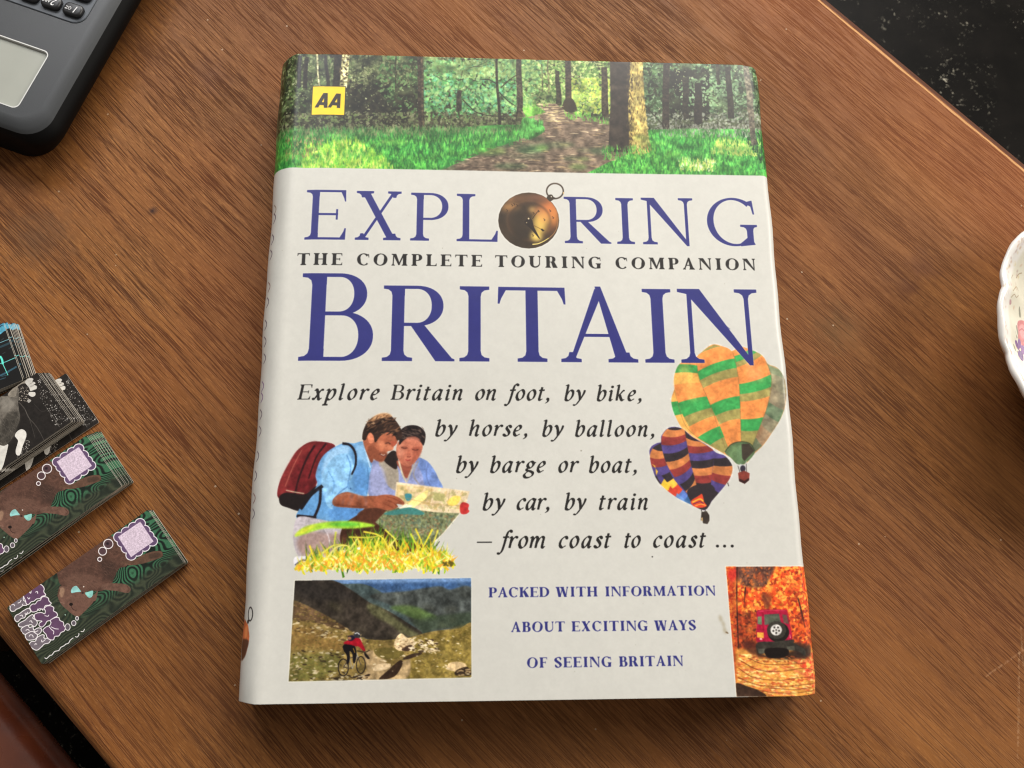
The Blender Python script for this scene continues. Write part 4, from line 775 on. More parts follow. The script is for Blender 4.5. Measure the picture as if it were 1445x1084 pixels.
def green_card():
    cv = _cardcanvas(QUAD4, (.1, .16, .12), seed=31)
    h, w = cv.h, cv.w; rng = np.random.RandomState(8)
    n = fbm(h, w, 3, 5, 41, 2)*.8; yy, xx = np.mgrid[0:h, 0:w]/float(h)
    f = n*15+yy*9*(1+.3*vnoise(h, w, 3, 4, 9))+2.2*vnoise(h, w, 5, 8, 77)
    wv = .5+.5*np.sin(f*2.6)
    cont = np.clip((xx-.5)*1.1, 0, 1)*np.clip((.86-yy)*7+.4*n, 0, 1)
    dark = np.array([24, 34, 28])/255.; lite = np.array([60, 108, 78])/255.; gy = np.array([82, 88, 66])/255.
    wv2 = .5+.5*np.sin(yy*95+n*26+xx*4)
    k = np.clip(wv*1.8-.4, 0, 1)[..., None]
    A = dark*(1-k)+lite*k
    k2 = (wv2*.6)[..., None]; B = (np.array([38, 44, 36])/255.)*(1-k2)+gy*k2
    c = cont[..., None]; cv.a[:] = B*(1-c)+A*c
    V = cv.view
    V(0, 690, 4.17)
    cat = "318,455 380,405 450,365 540,300 640,270 700,330 760,420 742,455 700,470 672,520 655,560 600,600 530,600 470,612 400,600 352,560 335,500"
    cv.S(cat, (88, 62, 52), amp=.16, noise='mid')
    cv.S("610,560 680,556 740,562 768,585 762,608 738,612 690,602 600,590", (106, 78, 66), amp=.1); cv.line("745,570 758,590 748,606", 4, (90, 62, 52))
    cv.S("700,430 780,420 840,388 900,368 945,366 958,384 950,402 905,420 840,440 760,450", (98, 72, 58), amp=.12); cv.S("880,385 930,376 945,390 920,405 880,410", (70, 54, 44), a=.8, blur=1.5)
    cv.S("560,400 640,420 690,450 665,540 610,520 590,450", (62, 46, 40), a=.75, blur=9); cv.S("380,430 500,360 600,330 620,380 480,440 400,500", (92, 64, 54), a=.7, blur=9); cv.S("390,520 520,500 600,560 500,600 400,590", (120, 88, 74), a=.55, blur=9)
    cv.S("345,590 362,572 420,585 480,600 548,622 552,660 520,700 492,728 462,752 430,742 398,716 362,682 342,642", (110, 80, 68), amp=.1); cv.S("350,590 370,580 380,600 365,640 350,620", (170, 136, 110), a=.7, blur=2); cv.S("430,650 500,640 530,670 480,720 440,710", (110, 80, 68), a=.6, blur=5)
    cv.S("345,588 336,640 352,600", (90, 66, 54)); cv.S("520,640 552,625 575,600 560,660", (110, 80, 68))
    cv.ell(418, 680, 11, 9, (30, 22, 20)); cv.line("418,690 430,710 450,716", 4, (70, 48, 42)); cv.line("330,660 380,676", 1.5, (190, 170, 150), a=.5); cv.line("345,690 395,690", 1.5, (190, 170, 150), a=.5)
    D = cv.dabs
    D(cat, 900, [(116, 86, 72), (70, 48, 40), (102, 74, 62), (84, 60, 50)], 12, rng=rng, asp=.10, ang=.5, spread=.9, a=.5)
    cv.a *= 1+.06*cv.fine[..., None]
    cv.S("418,598 430,578 450,572 466,590 476,606 450,608 422,614", (150, 208, 204), amp=.12); cv.S("500,612 520,606 546,600 544,630 526,642 510,630", (140, 200, 190), amp=.12); cv.ell(486, 612, 7, 7, (60, 44, 40)); cv.ell(492, 576, 4, 4, (220, 210, 200)); cv.ell(384, 742, 4, 4, (160, 190, 170))
    # thought bubble; its code square is left plain
    V(100, 710, 7.228)
    sq = np.array([(488, 348), (702, 205), (828, 388), (616, 536)], float); cc = []
    for k in range(4):
        for t in ((.0, .36, .70) if k % 2 == 0 else (.02, .40, .72)): cc.append(sq[k]*(1-t)+sq[(k+1) % 4]*t)
    for q in cc: cv.ell(q[0], q[1], 58, 55, (240, 234, 238))
    for q in cc: cv.ell(q[0], q[1], 49, 46, (98, 76, 108))
    cv.line("470,315 520,300 560,262 610,240 660,215 700,175", (16, 12), (124, 100, 134), a=.5, blur=2)
    cv.P("478,345 706,190 842,392 612,552", (214, 196, 212), amp=.10, noise='fine')
    for x, y, r in ((380, 418, 48), (322, 492, 41), (293, 574, 21)): cv.ell(x, y, r, r, (84, 62, 66)); cv.ring(x, y, r+4, r+4, 9, (238, 232, 232))
    cv.ell(372, 414, 16, 14, (40, 30, 36), blur=1.5)
    # balloon lettering
    V(0, 800, 7.227)
    W = (244, 238, 240)
    def blob(l, c):
        p = smooth(cv.pts(l)); P1 = np.vstack([p, p[:1]])
        cv.fill([p], c, amp=.06); cv.fill(tube(P1, 8/7.227), W)
    G, Pp = (116, 106, 114), (98, 70, 98)
    blob("85,392 95,365 125,352 150,352 172,318 205,296 238,306 238,340 268,362 272,392 235,396 205,418 165,436 150,452 118,455 102,432 104,405", G)
    blob("150,520 165,495 200,478 240,448 290,424 312,446 304,470 268,490 250,520 215,530 180,562 155,548", G)
    blob("188,588 210,568 255,545 290,512 330,488 345,505 335,525 372,548 380,580 352,612 318,592 285,600 252,615 200,612", G)
    blob("214,640 245,612 285,598 300,620 335,612 345,645 385,625 418,630 424,655 395,690 352,680 318,662 270,690 232,678", G)
    blob("258,700 292,672 330,660 365,680 384,700 362,738 318,748 275,744", G)
    blob("300,800 320,765 360,760 380,722 430,694 452,702 450,728 492,730 516,744 498,778 452,790 420,822 382,850 345,842", G)
    blob("240,300 252,262 290,252 312,270 322,228 360,196 400,180 428,190 450,222 446,255 466,290 430,302 405,325 372,330 345,352 318,358 290,386 268,378 258,345", Pp)
    blob("304,410 330,382 360,380 380,352 412,340 425,312 462,306 492,322 500,350 522,374 500,392 462,398 445,432 400,430 372,455 330,462 312,440", Pp)
    blob("352,490 380,472 425,468 455,480 462,450 450,428 478,402 520,400 548,418 546,450 575,468 586,500 548,522 520,548 482,556 460,590 428,616 400,602 402,575 428,556 380,550 355,530", Pp)
    blob("438,650 470,615 505,600 520,572 515,545 560,520 598,518 612,548 645,566 652,600 668,622 655,655 622,672 600,705 560,712 545,745 505,742 478,715 470,690", Pp)
    for l in ("115,392 140,385 150,402", "180,372 205,362 215,340", "225,392 235,378", "200,500 225,495 232,512", "255,470 262,488 285,462", "300,560 318,552 330,575", "262,650 285,640 300,655", "345,650 360,665 390,652", "296,712 310,695 332,700 340,722", "355,800 362,785 378,792", "425,745 430,768 465,742", "280,310 292,330 305,315", "360,262 378,252 385,275", "380,430 402,448 425,430 440,452", "455,500 490,505 498,492", "500,610 525,640 548,660 545,690", "520,612 560,632 598,636"):
        cv.line(l, 7, W)
    for l in ("178,275 214,252", "68,330 85,312 100,322", "108,308 125,296 140,306", "250,225 275,210", "62,385 75,368"): cv.line(l, 7, (220, 214, 214))
    cv.line("455,928 478,936 510,905 530,900 555,868 585,858 602,852 622,822 650,808 672,790 700,778 718,748 748,724", 8, W); cv.line("765,712 790,716 806,690 802,680", 7, W); cv.line("824,660 848,660 864,634", 7, W)
    for x, y, rx, ry in ((690, 615, 26, 34), (752, 575, 23, 26), (786, 526, 15, 20)): cv.ell(x, y, rx, ry, (96, 88, 96)); cv.ring(x, y, rx+3, ry+3, 7, W)
    return cv.a

def dark_card():
    cv = _cardcanvas(QUAD2, (.14, .125, .115), seed=51); rng = np.random.RandomState(4)
    cv.a *= 1+.15*cv.mid[..., None]; V = cv.view; D = cv.dabs
    V(0, 520, 6.379)
    cv.line("160,300 210,360 240,430 300,500 340,560 380,640", (9, 4), (96, 90, 84), a=.7); cv.line("215,370 255,460 300,620", (6, 3), (110, 104, 98), a=.5); cv.line("290,310 360,380 420,360", 4, (60, 56, 52), a=.8); cv.line("400,340 470,440 520,520", (4, 6), (150, 146, 140), a=.5)
    D("330,60 420,60 640,420 620,470 480,520 430,400 330,230", 420, [(200, 196, 190), (150, 146, 140), (110, 104, 98)], 5, rng=rng, asp=.5)
    D("140,160 240,160 250,300 160,280", 110, [(190, 180, 165), (120, 112, 104)], 4.5, rng=rng, asp=.6); D("180,640 250,640 240,760 130,800 170,740", 120, [(190, 184, 176), (120, 116, 110)], 5, rng=rng, asp=.5)
    cat = "-300,300 -120,240 0,245 60,240 110,200 150,170 160,240 150,300 160,380 165,440 140,520 110,600 60,660 0,700 -200,760 -420,640"
    cv.S(cat, (104, 98, 90), amp=.22, noise='mid'); cv.S("0,470 90,380 160,400 150,520 100,620 20,690 -60,660", (64, 60, 54), a=.85, blur=5, amp=.2); cv.S("0,270 80,260 130,300 90,360 10,380", (150, 144, 134), a=.6, blur=7)
    for k in range(7): cv.line([(-20+k*22, 420+k*8), (10+k*20, 500+k*10), (0+k*14, 600+k*6)], 7, (50, 46, 42), a=.5, blur=2)
    D(cat, 700, [(140, 134, 124), (80, 74, 68), (118, 110, 102)], 15, rng=rng, asp=.09, ang=1.0, spread=.9, a=.45)
    cv.S("60,225 120,160 180,110 240,85 270,100 250,135 200,130 150,160 130,240 80,250", (140, 132, 120), amp=.15)
    cv.S("215,120 235,92 270,80 290,92 280,112 302,118 306,134 290,140 318,152 318,175 300,186 262,196 250,170", (206, 202, 194), amp=.1); cv.line("262,130 285,122", 4, (110, 104, 96)); cv.line("262,155 295,150", 4, (110, 104, 96)); cv.S("245,232 250,208 285,206 306,212 304,238 276,250", (214, 210, 202)); cv.S("232,285 250,270 268,285 245,304", (170, 166, 160))
    cv.S("118,600 140,560 180,540 215,560 222,600 205,650 185,700 172,750 155,776 130,768 124,730 138,680 145,640", (226, 222, 214), amp=.05); cv.S("-60,700 20,690 56,675 50,720 30,800 5,880 -40,930", (216, 212, 204), amp=.06)
    return cv.a

def blue_card():
    cv = _cardcanvas(QUAD1, (.10, .10, .10), seed=61); rng = np.random.RandomState(3); V = cv.view
    V(0, 440, 9.03)
    cv.P("-2000,-900 200,-200 200,90 100,105 0,190 -2000,900", (30, 30, 60)); cv.P("-1500,250 -10,190 60,150 150,100 180,160 100,225 40,245 0,280 -1500,760", (78, 150, 176), amp=.2)
    for k in range(6):
        for j in range(3): cv.ell(-60+k*24, 150-k*6-j*26, 8, 8, (24, 24, 60) if (k+j) % 2 else (90, 96, 150))
    for l, wd, c in (("-800,560 0,385 60,360 140,335", 7, (130, 190, 200)), ("-800,640 0,440 130,385", 26, (44, 66, 74)), ("-800,850 0,650 60,630 200,570", 9, (110, 200, 196)), ("-800,1010 0,800 60,770 200,690", 22, (56, 90, 106)), ("-800,1050 0,850 60,830", 8, (60, 90, 100)), ("0,560 20,610 30,670 90,800", 10, (110, 230, 210))):
        cv.line(l, wd, c, sm=False)
    cv.line("-10,560 14,600 24,660", 26, (100, 232, 212)); cv.line("0,360 40,330", 5, (70, 80, 84)); cv.line("20,530 60,505", 4, (70, 80, 84))
    cv.dabs("-1500,300 200,300 200,900 -1500,900", 60, [(60, 110, 120), (40, 56, 66)], 40, rng=rng, asp=.1, ang=-.3, spread=.4, a=.6)
    return cv.a

def dish_print():
    ppm = 5; n = int(170*ppm)
    hm = np.array([[ppm, 0, 0], [0, ppm, 0], [0, 0, 1.]])
    # photo measurements -> dish coordinates in mm (origin at the dish's lower-left square corner, y down)
    toM = _hom([(1435.3, 684.5), (1362.0, 234.9), (1629.7, 240.1), (1730.2, 684.0)], [(10, 152.5), (10, 2.5), (103, 2.5), (103, 152.5)])
    cv = Canvas(n, n, hm @ toM, (.87, .85, .78), 71); cv.HM = hm; rng = np.random.RandomState(2); V = cv.view
    cv.a *= 1+.02*cv.mid[..., None]
    def spray():
        for l in ("240,390 262,372 280,380 300,365", "250,360 285,330 300,345", "285,290 300,270 319,262", "248,300 262,280", "275,690 290,720 330,750", "230,640 245,690 262,740 290,790"):
            cv.line(l, 3.2, (140, 116, 90), a=.75)
        for x, y, c in ((278, 155, (150, 110, 120)), (262, 235, (206, 186, 120)), (240, 410, (170, 120, 130)), (256, 640, (150, 110, 110)), (266, 745, (150, 112, 100)), (280, 770, (206, 180, 120)), (236, 330, (196, 140, 130)), (220, 300, (210, 150, 140))):
            cv.S([(x-9, y-8), (x+4, y-12), (x+9, y+4), (x-4, y+10)], c, a=.8)
        cv.S("300,490 322,470 380,465 420,500 410,560 340,585 305,570 298,530", (206, 110, 118), amp=.1); cv.S("316,500 350,482 390,500 380,540 330,545", (232, 156, 160), a=.8, blur=1); cv.line("312,520 345,505 380,530 350,560", 5, (170, 70, 90))
        for p in ("310,420 318,412 330,450 318,455", "285,510 292,500 304,530 296,545", "276,528 284,545 296,556 286,560", "262,592 272,600 280,625 270,620", "284,625 292,620 296,650"):
            cv.S(p, (128, 126, 112), a=.9)
        cv.S("276,575 288,572 302,592 310,610 296,612 282,596", (104, 62, 128)); cv.S("298,570 310,558 322,572 320,600 306,604", (120, 74, 140)); cv.S("288,632 306,612 322,608 330,640 318,664 300,656", (96, 56, 122)); cv.S("320,590 345,585 350,620 325,625", (130, 80, 150)); cv.ell(314, 608, 6, 6, (240, 220, 150))
    V(1345, 300, 3.19); spray()
    # the sprays repeat round the dish
    base = cv.H; c0 = 85.
    for a in (2.094, 4.189):
        ca, sa = math.cos(a), math.sin(a)
        Rm = np.array([[ca, -sa, c0*ppm-ca*c0*ppm+sa*c0*ppm], [sa, ca, c0*ppm-sa*c0*ppm-ca*c0*ppm], [0, 0, 1]])
        cv.H = Rm @ base; spray()
    cv.H = None; cv.view(); tt = np.linspace(0, 6.283, 90)
    cv.fill([np.c_[(c0+80*np.cos(tt))*ppm, (c0+80*np.sin(tt))*ppm], (np.c_[(c0+68.5*np.cos(tt))*ppm, (c0+68.5*np.sin(tt))*ppm], -1)], (240, 236, 232), a=.85, blur=3)
    for _ in range(420):
        a = rng.rand()*6.283; r = rng.choice([rng.uniform(70.5, 73.5), rng.uniform(64, 66)], p=[.65, .35]); x, y = (c0+r*math.cos(a))*ppm, (c0+r*math.sin(a))*ppm
        cv.ell(x, y, rng.uniform(1.5, 6), rng.uniform(1, 2.2), ((176, 128, 116), (196, 150, 120), (150, 110, 104), (206, 176, 120))[rng.randint(4)], ang=a+1.57+rng.uniform(-.5, .5), a=rng.uniform(.25, .7), blur=1)
    cv.H = base
    return cv.a
# ---------------------------------------------------------------- helpers
def link(o, parent=None):
    C.objects.link(o)
    if parent: o.parent = parent
    return o
def tag(o, label=None, cat=None, group=None, kind=None):
    for k, v in (('label', label), ('category', cat), ('group', group), ('kind', kind)):
        if v: o[k] = v
    return o
def empty(name, loc=(0, 0, 0), rz=0.):
    o = bpy.data.objects.new(name, None); o.location = loc; o.rotation_euler = (0, 0, rz); o.empty_display_size = .01; return link(o)
def mesh(name, bm, mats, parent=None, smooth_=False):
    me = bpy.data.meshes.new(name); bm.to_mesh(me); bm.free()
    for m in (mats if isinstance(mats, (list, tuple)) else [mats]): me.materials.append(m)
    if smooth_: me.polygons.foreach_set('use_smooth', [True]*len(me.polygons))
    return link(bpy.data.objects.new(name, me), parent)
def box(bm, x0, x1, y0, y1, z0, z1, bev=0., seg=2):
    r = bmesh.ops.create_cube(bm, size=1.)
    for v in r['verts']: v.co = ((x0+x1)/2+v.co.x*(x1-x0), (y0+y1)/2+v.co.y*(y1-y0), (z0+z1)/2+v.co.z*(z1-z0))
    if bev: bmesh.ops.bevel(bm, geom=list({e for v in r['verts'] for e in v.link_edges}), offset=bev, segments=seg, affect='EDGES', profile=.5)
def rrect(x0, x1, y0, y1, r, n=6):
    o = []
    for cx, cy, a in ((x1-r, y1-r, 0), (x0+r, y1-r, 90), (x0+r, y0+r, 180), (x1-r, y0+r, 270)):
        for k in range(n+1):
            t = R(a+90*k/n); o.append((cx+r*math.cos(t), cy+r*math.sin(t)))
    return o
def loft(bm, rings, cap0=True, cap1=True):
    V = [[bm.verts.new(p) for p in r] for r in rings]
    for a, b in zip(V, V[1:]):
        for i in range(len(a)): bm.faces.new((a[i], a[(i+1) % len(a)], b[(i+1) % len(a)], b[i]))
    if cap0: bm.faces.new(V[0][::-1])
    if cap1: bm.faces.new(V[-1])
    return V
# ---------------------------------------------------------------- materials
def mat(name, col=(.5, .5, .5), rough=.5, metal=0., spec=.5, coat=0., coat_rough=.1):
    m = bpy.data.materials.new(name); m.use_nodes = True
    b = m.node_tree.nodes['Principled BSDF']
    b.inputs['Base Color'].default_value = (*col, 1); b.inputs['Roughness'].default_value = rough; b.inputs['Metallic'].default_value = metal
    b.inputs['Specular IOR Level'].default_value = spec; b.inputs['Coat Weight'].default_value = coat; b.inputs['Coat Roughness'].default_value = coat_rough
    return m, m.node_tree, b
class NT:
    """small node-graph shorthand"""
    def __init__(s, nt): s.nt = nt
    def n(s, t, **k):
        o = s.nt.nodes.new('ShaderNode'+t)
        for a, v in k.items(): setattr(o, a, v)
        return o
    def put(s, sock, v):
        if isinstance(v, bpy.types.NodeSocket): s.nt.links.new(v, sock)
        elif v is not None: sock.default_value = v
    def math(s, op, a, b=None, c=None, clamp=False):
        o = s.n('Math', operation=op, use_clamp=clamp)
        for i, v in enumerate((a, b, c)): s.put(o.inputs[i], v)
        return o.outputs[0]
    def map(s, vec, scale, rot=(0, 0, 0), loc=(0, 0, 0)):
        o = s.n('Mapping'); s.put(o.inputs['Vector'], vec); o.inputs['Scale'].default_value = scale; o.inputs['Rotation'].default_value = rot; o.inputs['Location'].default_value = loc
        return o.outputs[0]
    def noise(s, vec, scale, detail=3., rough=.5, dist=0., col=False):
        o = s.n('TexNoise'); s.put(o.inputs['Vector'], vec); o.inputs['Scale'].default_value = scale; o.inputs['Detail'].default_value = detail
        o.inputs['Roughness'].default_value = rough; o.inputs['Distortion'].default_value = dist; return o.outputs[0]
    def ramp(s, f, stops, mode='LINEAR'):
        o = s.n('ValToRGB'); s.put(o.inputs[0], f); cr = o.color_ramp; cr.interpolation = mode
        while len(cr.elements) < len(stops): cr.elements.new(.5)
        for e, (p, c) in zip(cr.elements, stops): e.position = p; e.color = (*c, 1) if len(c) == 3 else (c[0],)*3+(1,)
        return o.outputs[0]
    def mix(s, f, a, b, blend='MIX'):
        o = s.n('Mix', data_type='RGBA', blend_type=blend); s.put(o.inputs[0], f)
        for i, v in ((6, a), (7, b)): s.put(o.inputs[i], (*v, 1) if isinstance(v, tuple) and len(v) == 3 else v)
        return o.outputs[2]
    def bump(s, h, strength, dist, normal=None):
        o = s.n('Bump'); o.inputs['Strength'].default_value = strength; o.inputs['Distance'].default_value = dist; s.put(o.inputs['Height'], h)
        if normal: s.put(o.inputs['Normal'], normal)
        return o.outputs[0]
GRAIN = R(-45.7)
def wood_material():
    m, nt, b = mat('brown_oak_veneer'); g = NT(nt)
    p = g.n('TexCoord').outputs['Object']
    # warp so that the grain wanders a little
    low = g.noise(p, 9., 2.)
    q = g.map(p, (1, 1, 1), (0, 0, 0))
    wob = g.n('VectorMath', operation='SCALE'); g.put(wob.inputs[0], g.noise(g.map(p, (4, 14, 1)), 1., 2.)); wob.inputs['Scale'].default_value = .012
    w = g.n('VectorMath', operation='ADD'); g.put(w.inputs[0], p); nt.links.new(wob.outputs[0], w.inputs[1]); w = w.outputs[0]
    bands = g.noise(g.map(w, (3.0, 110, 1)), 1., 5., .66)                 # broad growth bands
    fine = g.noise(g.map(w, (40, 2600, 1)), 1., 3., .65)               # fibre
    pores = g.noise(g.map(w, (58, 1900, 1), loc=(3, 7, 0)), 1., 2.5, .6)   # short dark pores
    pore2 = g.noise(g.map(w, (24, 1500, 1), loc=(13, 2, 0)), 1., 2., .5)
    dens = g.noise(g.map(p, (14, 60, 1), loc=(1, 1, 0)), 1., 3.)
    fleck = g.noise(g.map(w, (190, 1700, 1), loc=(5, 9, 0)), 1., 3., .7)
    blot = g.noise(g.map(p, (7, 12, 1), loc=(2, 4, 0)), 1., 3.)
    base = g.ramp(bands, [(.28, (.150, .058, .015)), (.44, (.208, .086, .023)), (.60, (.265, .113, .032)), (.76, (.328, .147, .044))])
    base = g.mix(g.math('MULTIPLY', g.ramp(fine, [(.3, (0,)), (.7, (1,))]), .30), base, (.33, .155, .058))
    base = g.mix(g.math('MULTIPLY', g.ramp(fleck, [(.50, (0,)), (.68, (1,))]), .58), base, (.50, .245, .085))
    th = g.math('ADD', pores, g.math('MULTIPLY', g.math('SUBTRACT', dens, .5), .35))
    pm = g.ramp(th, [(.50, (0,)), (.61, (1,))]); pm2 = g.ramp(pore2, [(.57, (0,)), (.66, (1,))])
    pall = g.math('MAXIMUM', g.math('MULTIPLY', pm, .80), g.math('MULTIPLY', pm2, .80))
    base = g.mix(pall, base, (.050, .015, .005))
    red = g.ramp(blot, [(.42, (0,)), (.66, (1,))]); base = g.mix(g.math('MULTIPLY', red, .20), base, (.30, .085, .030))
    smut = g.ramp(g.noise(g.map(p, (16, 26, 1), loc=(9, 2, 0)), 1., 4., .6), [(.56, (0,)), (.72, (1,))]); base = g.mix(g.math('MULTIPLY', smut, .16), base, (.10, .060, .045))
    fig = g.noise(g.map(p, (5, 9, 1), loc=(4, 1, 0)), 1., 3., .6); base = g.mix(g.ramp(fig, [(.40, (.42,)), (.60, (0,))]), base, (.125, .048, .018)); base = g.mix(g.math('MULTIPLY', g.ramp(g.noise(g.map(p, (6, 15, 1), loc=(8, 5, 0)), 1., 3., .6), [(.5, (0,)), (.68, (1,))]), .25), base, (.44, .20, .070))
    # stains and scratches at their own places (table frame: u along the grain, v across)
    sx = g.n('SeparateXYZ'); g.put(sx.inputs[0], p); X, Y = sx.outputs[0], sx.outputs[1]
    def spot(wx, wy, r, col, a, base):
        u = wx*math.cos(GRAIN)+wy*math.sin(GRAIN); v = -wx*math.sin(GRAIN)+wy*math.cos(GRAIN)
        d = g.math('SQRT', g.math('ADD', g.math('POWER', g.math('SUBTRACT', X, u), 2.), g.math('POWER', g.math('SUBTRACT', Y, v), 2.)))
        d = g.math('ADD', d, g.math('MULTIPLY', g.math('SUBTRACT', g.noise(p, 160., 3.), .5), r*1.5))
        f = g.math('MULTIPLY', g.math('SUBTRACT', 1., g.math('DIVIDE', d, r), clamp=True), a*1.6, clamp=True)
        return g.mix(f, base, col)
    base = spot(-.1753, .0753, .0030, (.045, .020, .016), .75, base)
    base = spot(.197, .052, .011, (.13, .050, .026), .42, base); base = spot(.188, .040, .006, (.12, .045, .022), .4, base)
    base = spot(-.226, .062, .022, (.13, .068, .034), .4, base); base = spot(.150, .020, .016, (.13, .075, .03), .3, base); base = spot(-.155, .150, .014, (.12, .05, .03), .3, base)
    def scratch(ax, ay, bx, by, wd, base):
        a = (ax*math.cos(GRAIN)+ay*math.sin(GRAIN), -ax*math.sin(GRAIN)+ay*math.cos(GRAIN)); c = (bx*math.cos(GRAIN)+by*math.sin(GRAIN), -bx*math.sin(GRAIN)+by*math.cos(GRAIN))
        L = math.hypot(c[0]-a[0], c[1]-a[1]); dx, dy = (c[0]-a[0])/L, (c[1]-a[1])/L
        t = g.math('ADD', g.math('MULTIPLY', g.math('SUBTRACT', X, a[0]), dx), g.math('MULTIPLY', g.math('SUBTRACT', Y, a[1]), dy))
        n = g.math('ABSOLUTE', g.math('SUBTRACT', g.math('MULTIPLY', g.math('SUBTRACT', Y, a[1]), dx), g.math('MULTIPLY', g.math('SUBTRACT', X, a[0]), dy)))
        f = g.math('MULTIPLY', g.math('LESS_THAN', n, wd), g.math('LESS_THAN', g.math('ABSOLUTE', g.math('SUBTRACT', t, L/2)), L/2))
        f = g.math('MULTIPLY', f, g.math('MULTIPLY', g.ramp(g.noise(p, 700., 2.), [(.4, (0,)), (.6, (1,))]), .3)); return g.mix(f, base, (.55, .36, .22))
    base = scratch(.2160, -.128, .2080, -.172, .0005, base); base = scratch(.199, -.139, .222, -.126, .0004, base); base = scratch(.2185, -.118, .2165, -.135, .0004, base)
    # dust specks
    vo = g.n('TexVoronoi'); vo.inputs['Scale'].default_value = 120; g.put(vo.inputs['Vector'], p)
    du = g.math('MULTIPLY', g.math('LESS_THAN', vo.outputs['Distance'], .055), g.math('GREATER_THAN', g.noise(p, 60., 1.), .56))
    base = g.mix(g.math('MULTIPLY', du, .7), base, (.50, .42, .33))
    # redder stain towards the far long edge
    base = g.mix(g.math('MULTIPLY', g.math('MULTIPLY_ADD', Y, 11., g.math('SUBTRACT', g.noise(g.map(p, (5, 16, 1)), 1., 3.), 2.55), clamp=True), .42), base, (.33, .095, .026))
    base = g.mix(1., base, (.92, .835, .725), 'MULTIPLY')
    # painted highlight along the far edge's worn arris, painted shade on the rounding beyond
    arris_glint = g.math('LESS_THAN', g.math('ABSOLUTE', g.math('SUBTRACT', Y, g.math('ADD', .2575, g.math('MULTIPLY', g.noise(g.map(p, (60, 60, 1)), 1., 3.), .0012)))), g.math('MULTIPLY', g.noise(g.map(p, (45, 45, 1), loc=(3, 3, 3)), 1., 3.), .0010))
    base = g.mix(g.math('MULTIPLY', arris_glint, .9), base, (.62, .33, .13)); base = g.mix(g.math('GREATER_THAN', Y, .2592), base, (.085, .030, .014))
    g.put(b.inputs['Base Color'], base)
    g.put(b.inputs['Roughness'], g.math('ADD', .44, g.math('ADD', g.math('MULTIPLY', pall, .3), g.math('MULTIPLY', blot, .14))))
    h = g.math('SUBTRACT', g.math('MULTIPLY', fleck, .35), pall)
    g.put(b.inputs['Normal'], g.bump(h, .35, .00035)); b.inputs['Specular IOR Level'].default_value = .18
    return m
def floor_material():
    m, nt, b = mat('black_stone_floor', rough=.4); g = NT(nt); p = g.n('TexCoord').outputs['Object']
    a = g.noise(p, 14., 6., .7); c = g.noise(p, 150., 4., .7, 1.2); d = g.noise(p, 420., 3., .6)
    clus = g.ramp(a, [(.48, (0,)), (.66, (1,))]); f = g.math('MULTIPLY', clus, g.ramp(c, [(.60, (0,)), (.63, (1,))]))
    f2 = g.math('MULTIPLY', f, g.ramp(d, [(.46, (0,)), (.54, (1,))]))
    base = g.mix(g.ramp(g.noise(p, 30., 4.), [(.4, (0,)), (.8, (.6,))]), (.004, .0035, .003), (.010, .0085, .007))
    base = g.mix(g.math('MULTIPLY', f2, .85), base, (.40, .37, .29)); g.put(b.inputs['Base Color'], base); b.inputs['Specular IOR Level'].default_value = .05
    return m
def print_mat(name, arr, rough=.3, coat=0., bump=0., spec=.5):
    h, w, _ = arr.shape
    im = bpy.data.images.new(name, w, h); px = np.ones((h, w, 4), np.float32); px[..., :3] = np.clip(arr, 0, 1)[::-1]
    im.pixels.foreach_set(px.ravel()); im.update(); im.pack()
    m, nt, b = mat(name, rough=rough, coat=coat, spec=spec); g = NT(nt)
    t = g.n('TexImage', image=im, interpolation='Cubic', extension='EXTEND'); nt.links.new(t.outputs[0], b.inputs['Base Color'])
    return m, g, b
wood = wood_material(); black_floor = floor_material()
paper_edge, _, _ = mat('paper_edge', (.78, .74, .64), .7)
def page_material():
    m, nt, b = mat('page_edges', rough=.8); g = NT(nt); p = g.n('TexCoord').outputs['Object']
    g.put(b.inputs['Base Color'], g.mix(g.noise(g.map(p, (2, 2, 3500)), 1., 2.), (.72, .66, .52), (.42, .37, .28))); return m
pages = page_material()
board_cloth, _, _ = mat('navy_board_cloth', (.03, .035, .09), .7)

# ---------------------------------------------------------------- the room: floor
bm = bmesh.new(); bmesh.ops.create_grid(bm, x_segments=1, y_segments=1, size=1.)
for v in bm.verts: v.co.x *= 4; v.co.y *= 4
fl = mesh('floor', bm, black_floor); fl.location.z = -.44; tag(fl, kind='structure')
# ---------------------------------------------------------------- table
table = empty('table', (0, 0, -.44), GRAIN); tag(table, 'brown oak-grained wooden table that the book, cards, dish and card reader lie on', 'table')
bm = bmesh.new(); box(bm, -.55, .55, -.2398, .2643, .414, .440, .0056, 5)
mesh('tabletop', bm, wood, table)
for sx in (-1, 1):
    for v0 in (-.205, .19):
        bm = bmesh.new(); x = sx*.50; loft(bm, [[(x+a*.018*k, v0+.02+c*.018*k, z) for a, c in ((-1, -1), (1, -1), (1, 1), (-1, 1))] for z, k in ((0, .7), (.2, .85), (.3545, 1.))]); mesh('leg', bm, wood, table)
bm = bmesh.new(); box(bm, -.49, .49, -.19, -.172, .355, .4155); box(bm, -.49, .49, .197, .215, .355, .4155); mesh('apron', bm, wood, table)
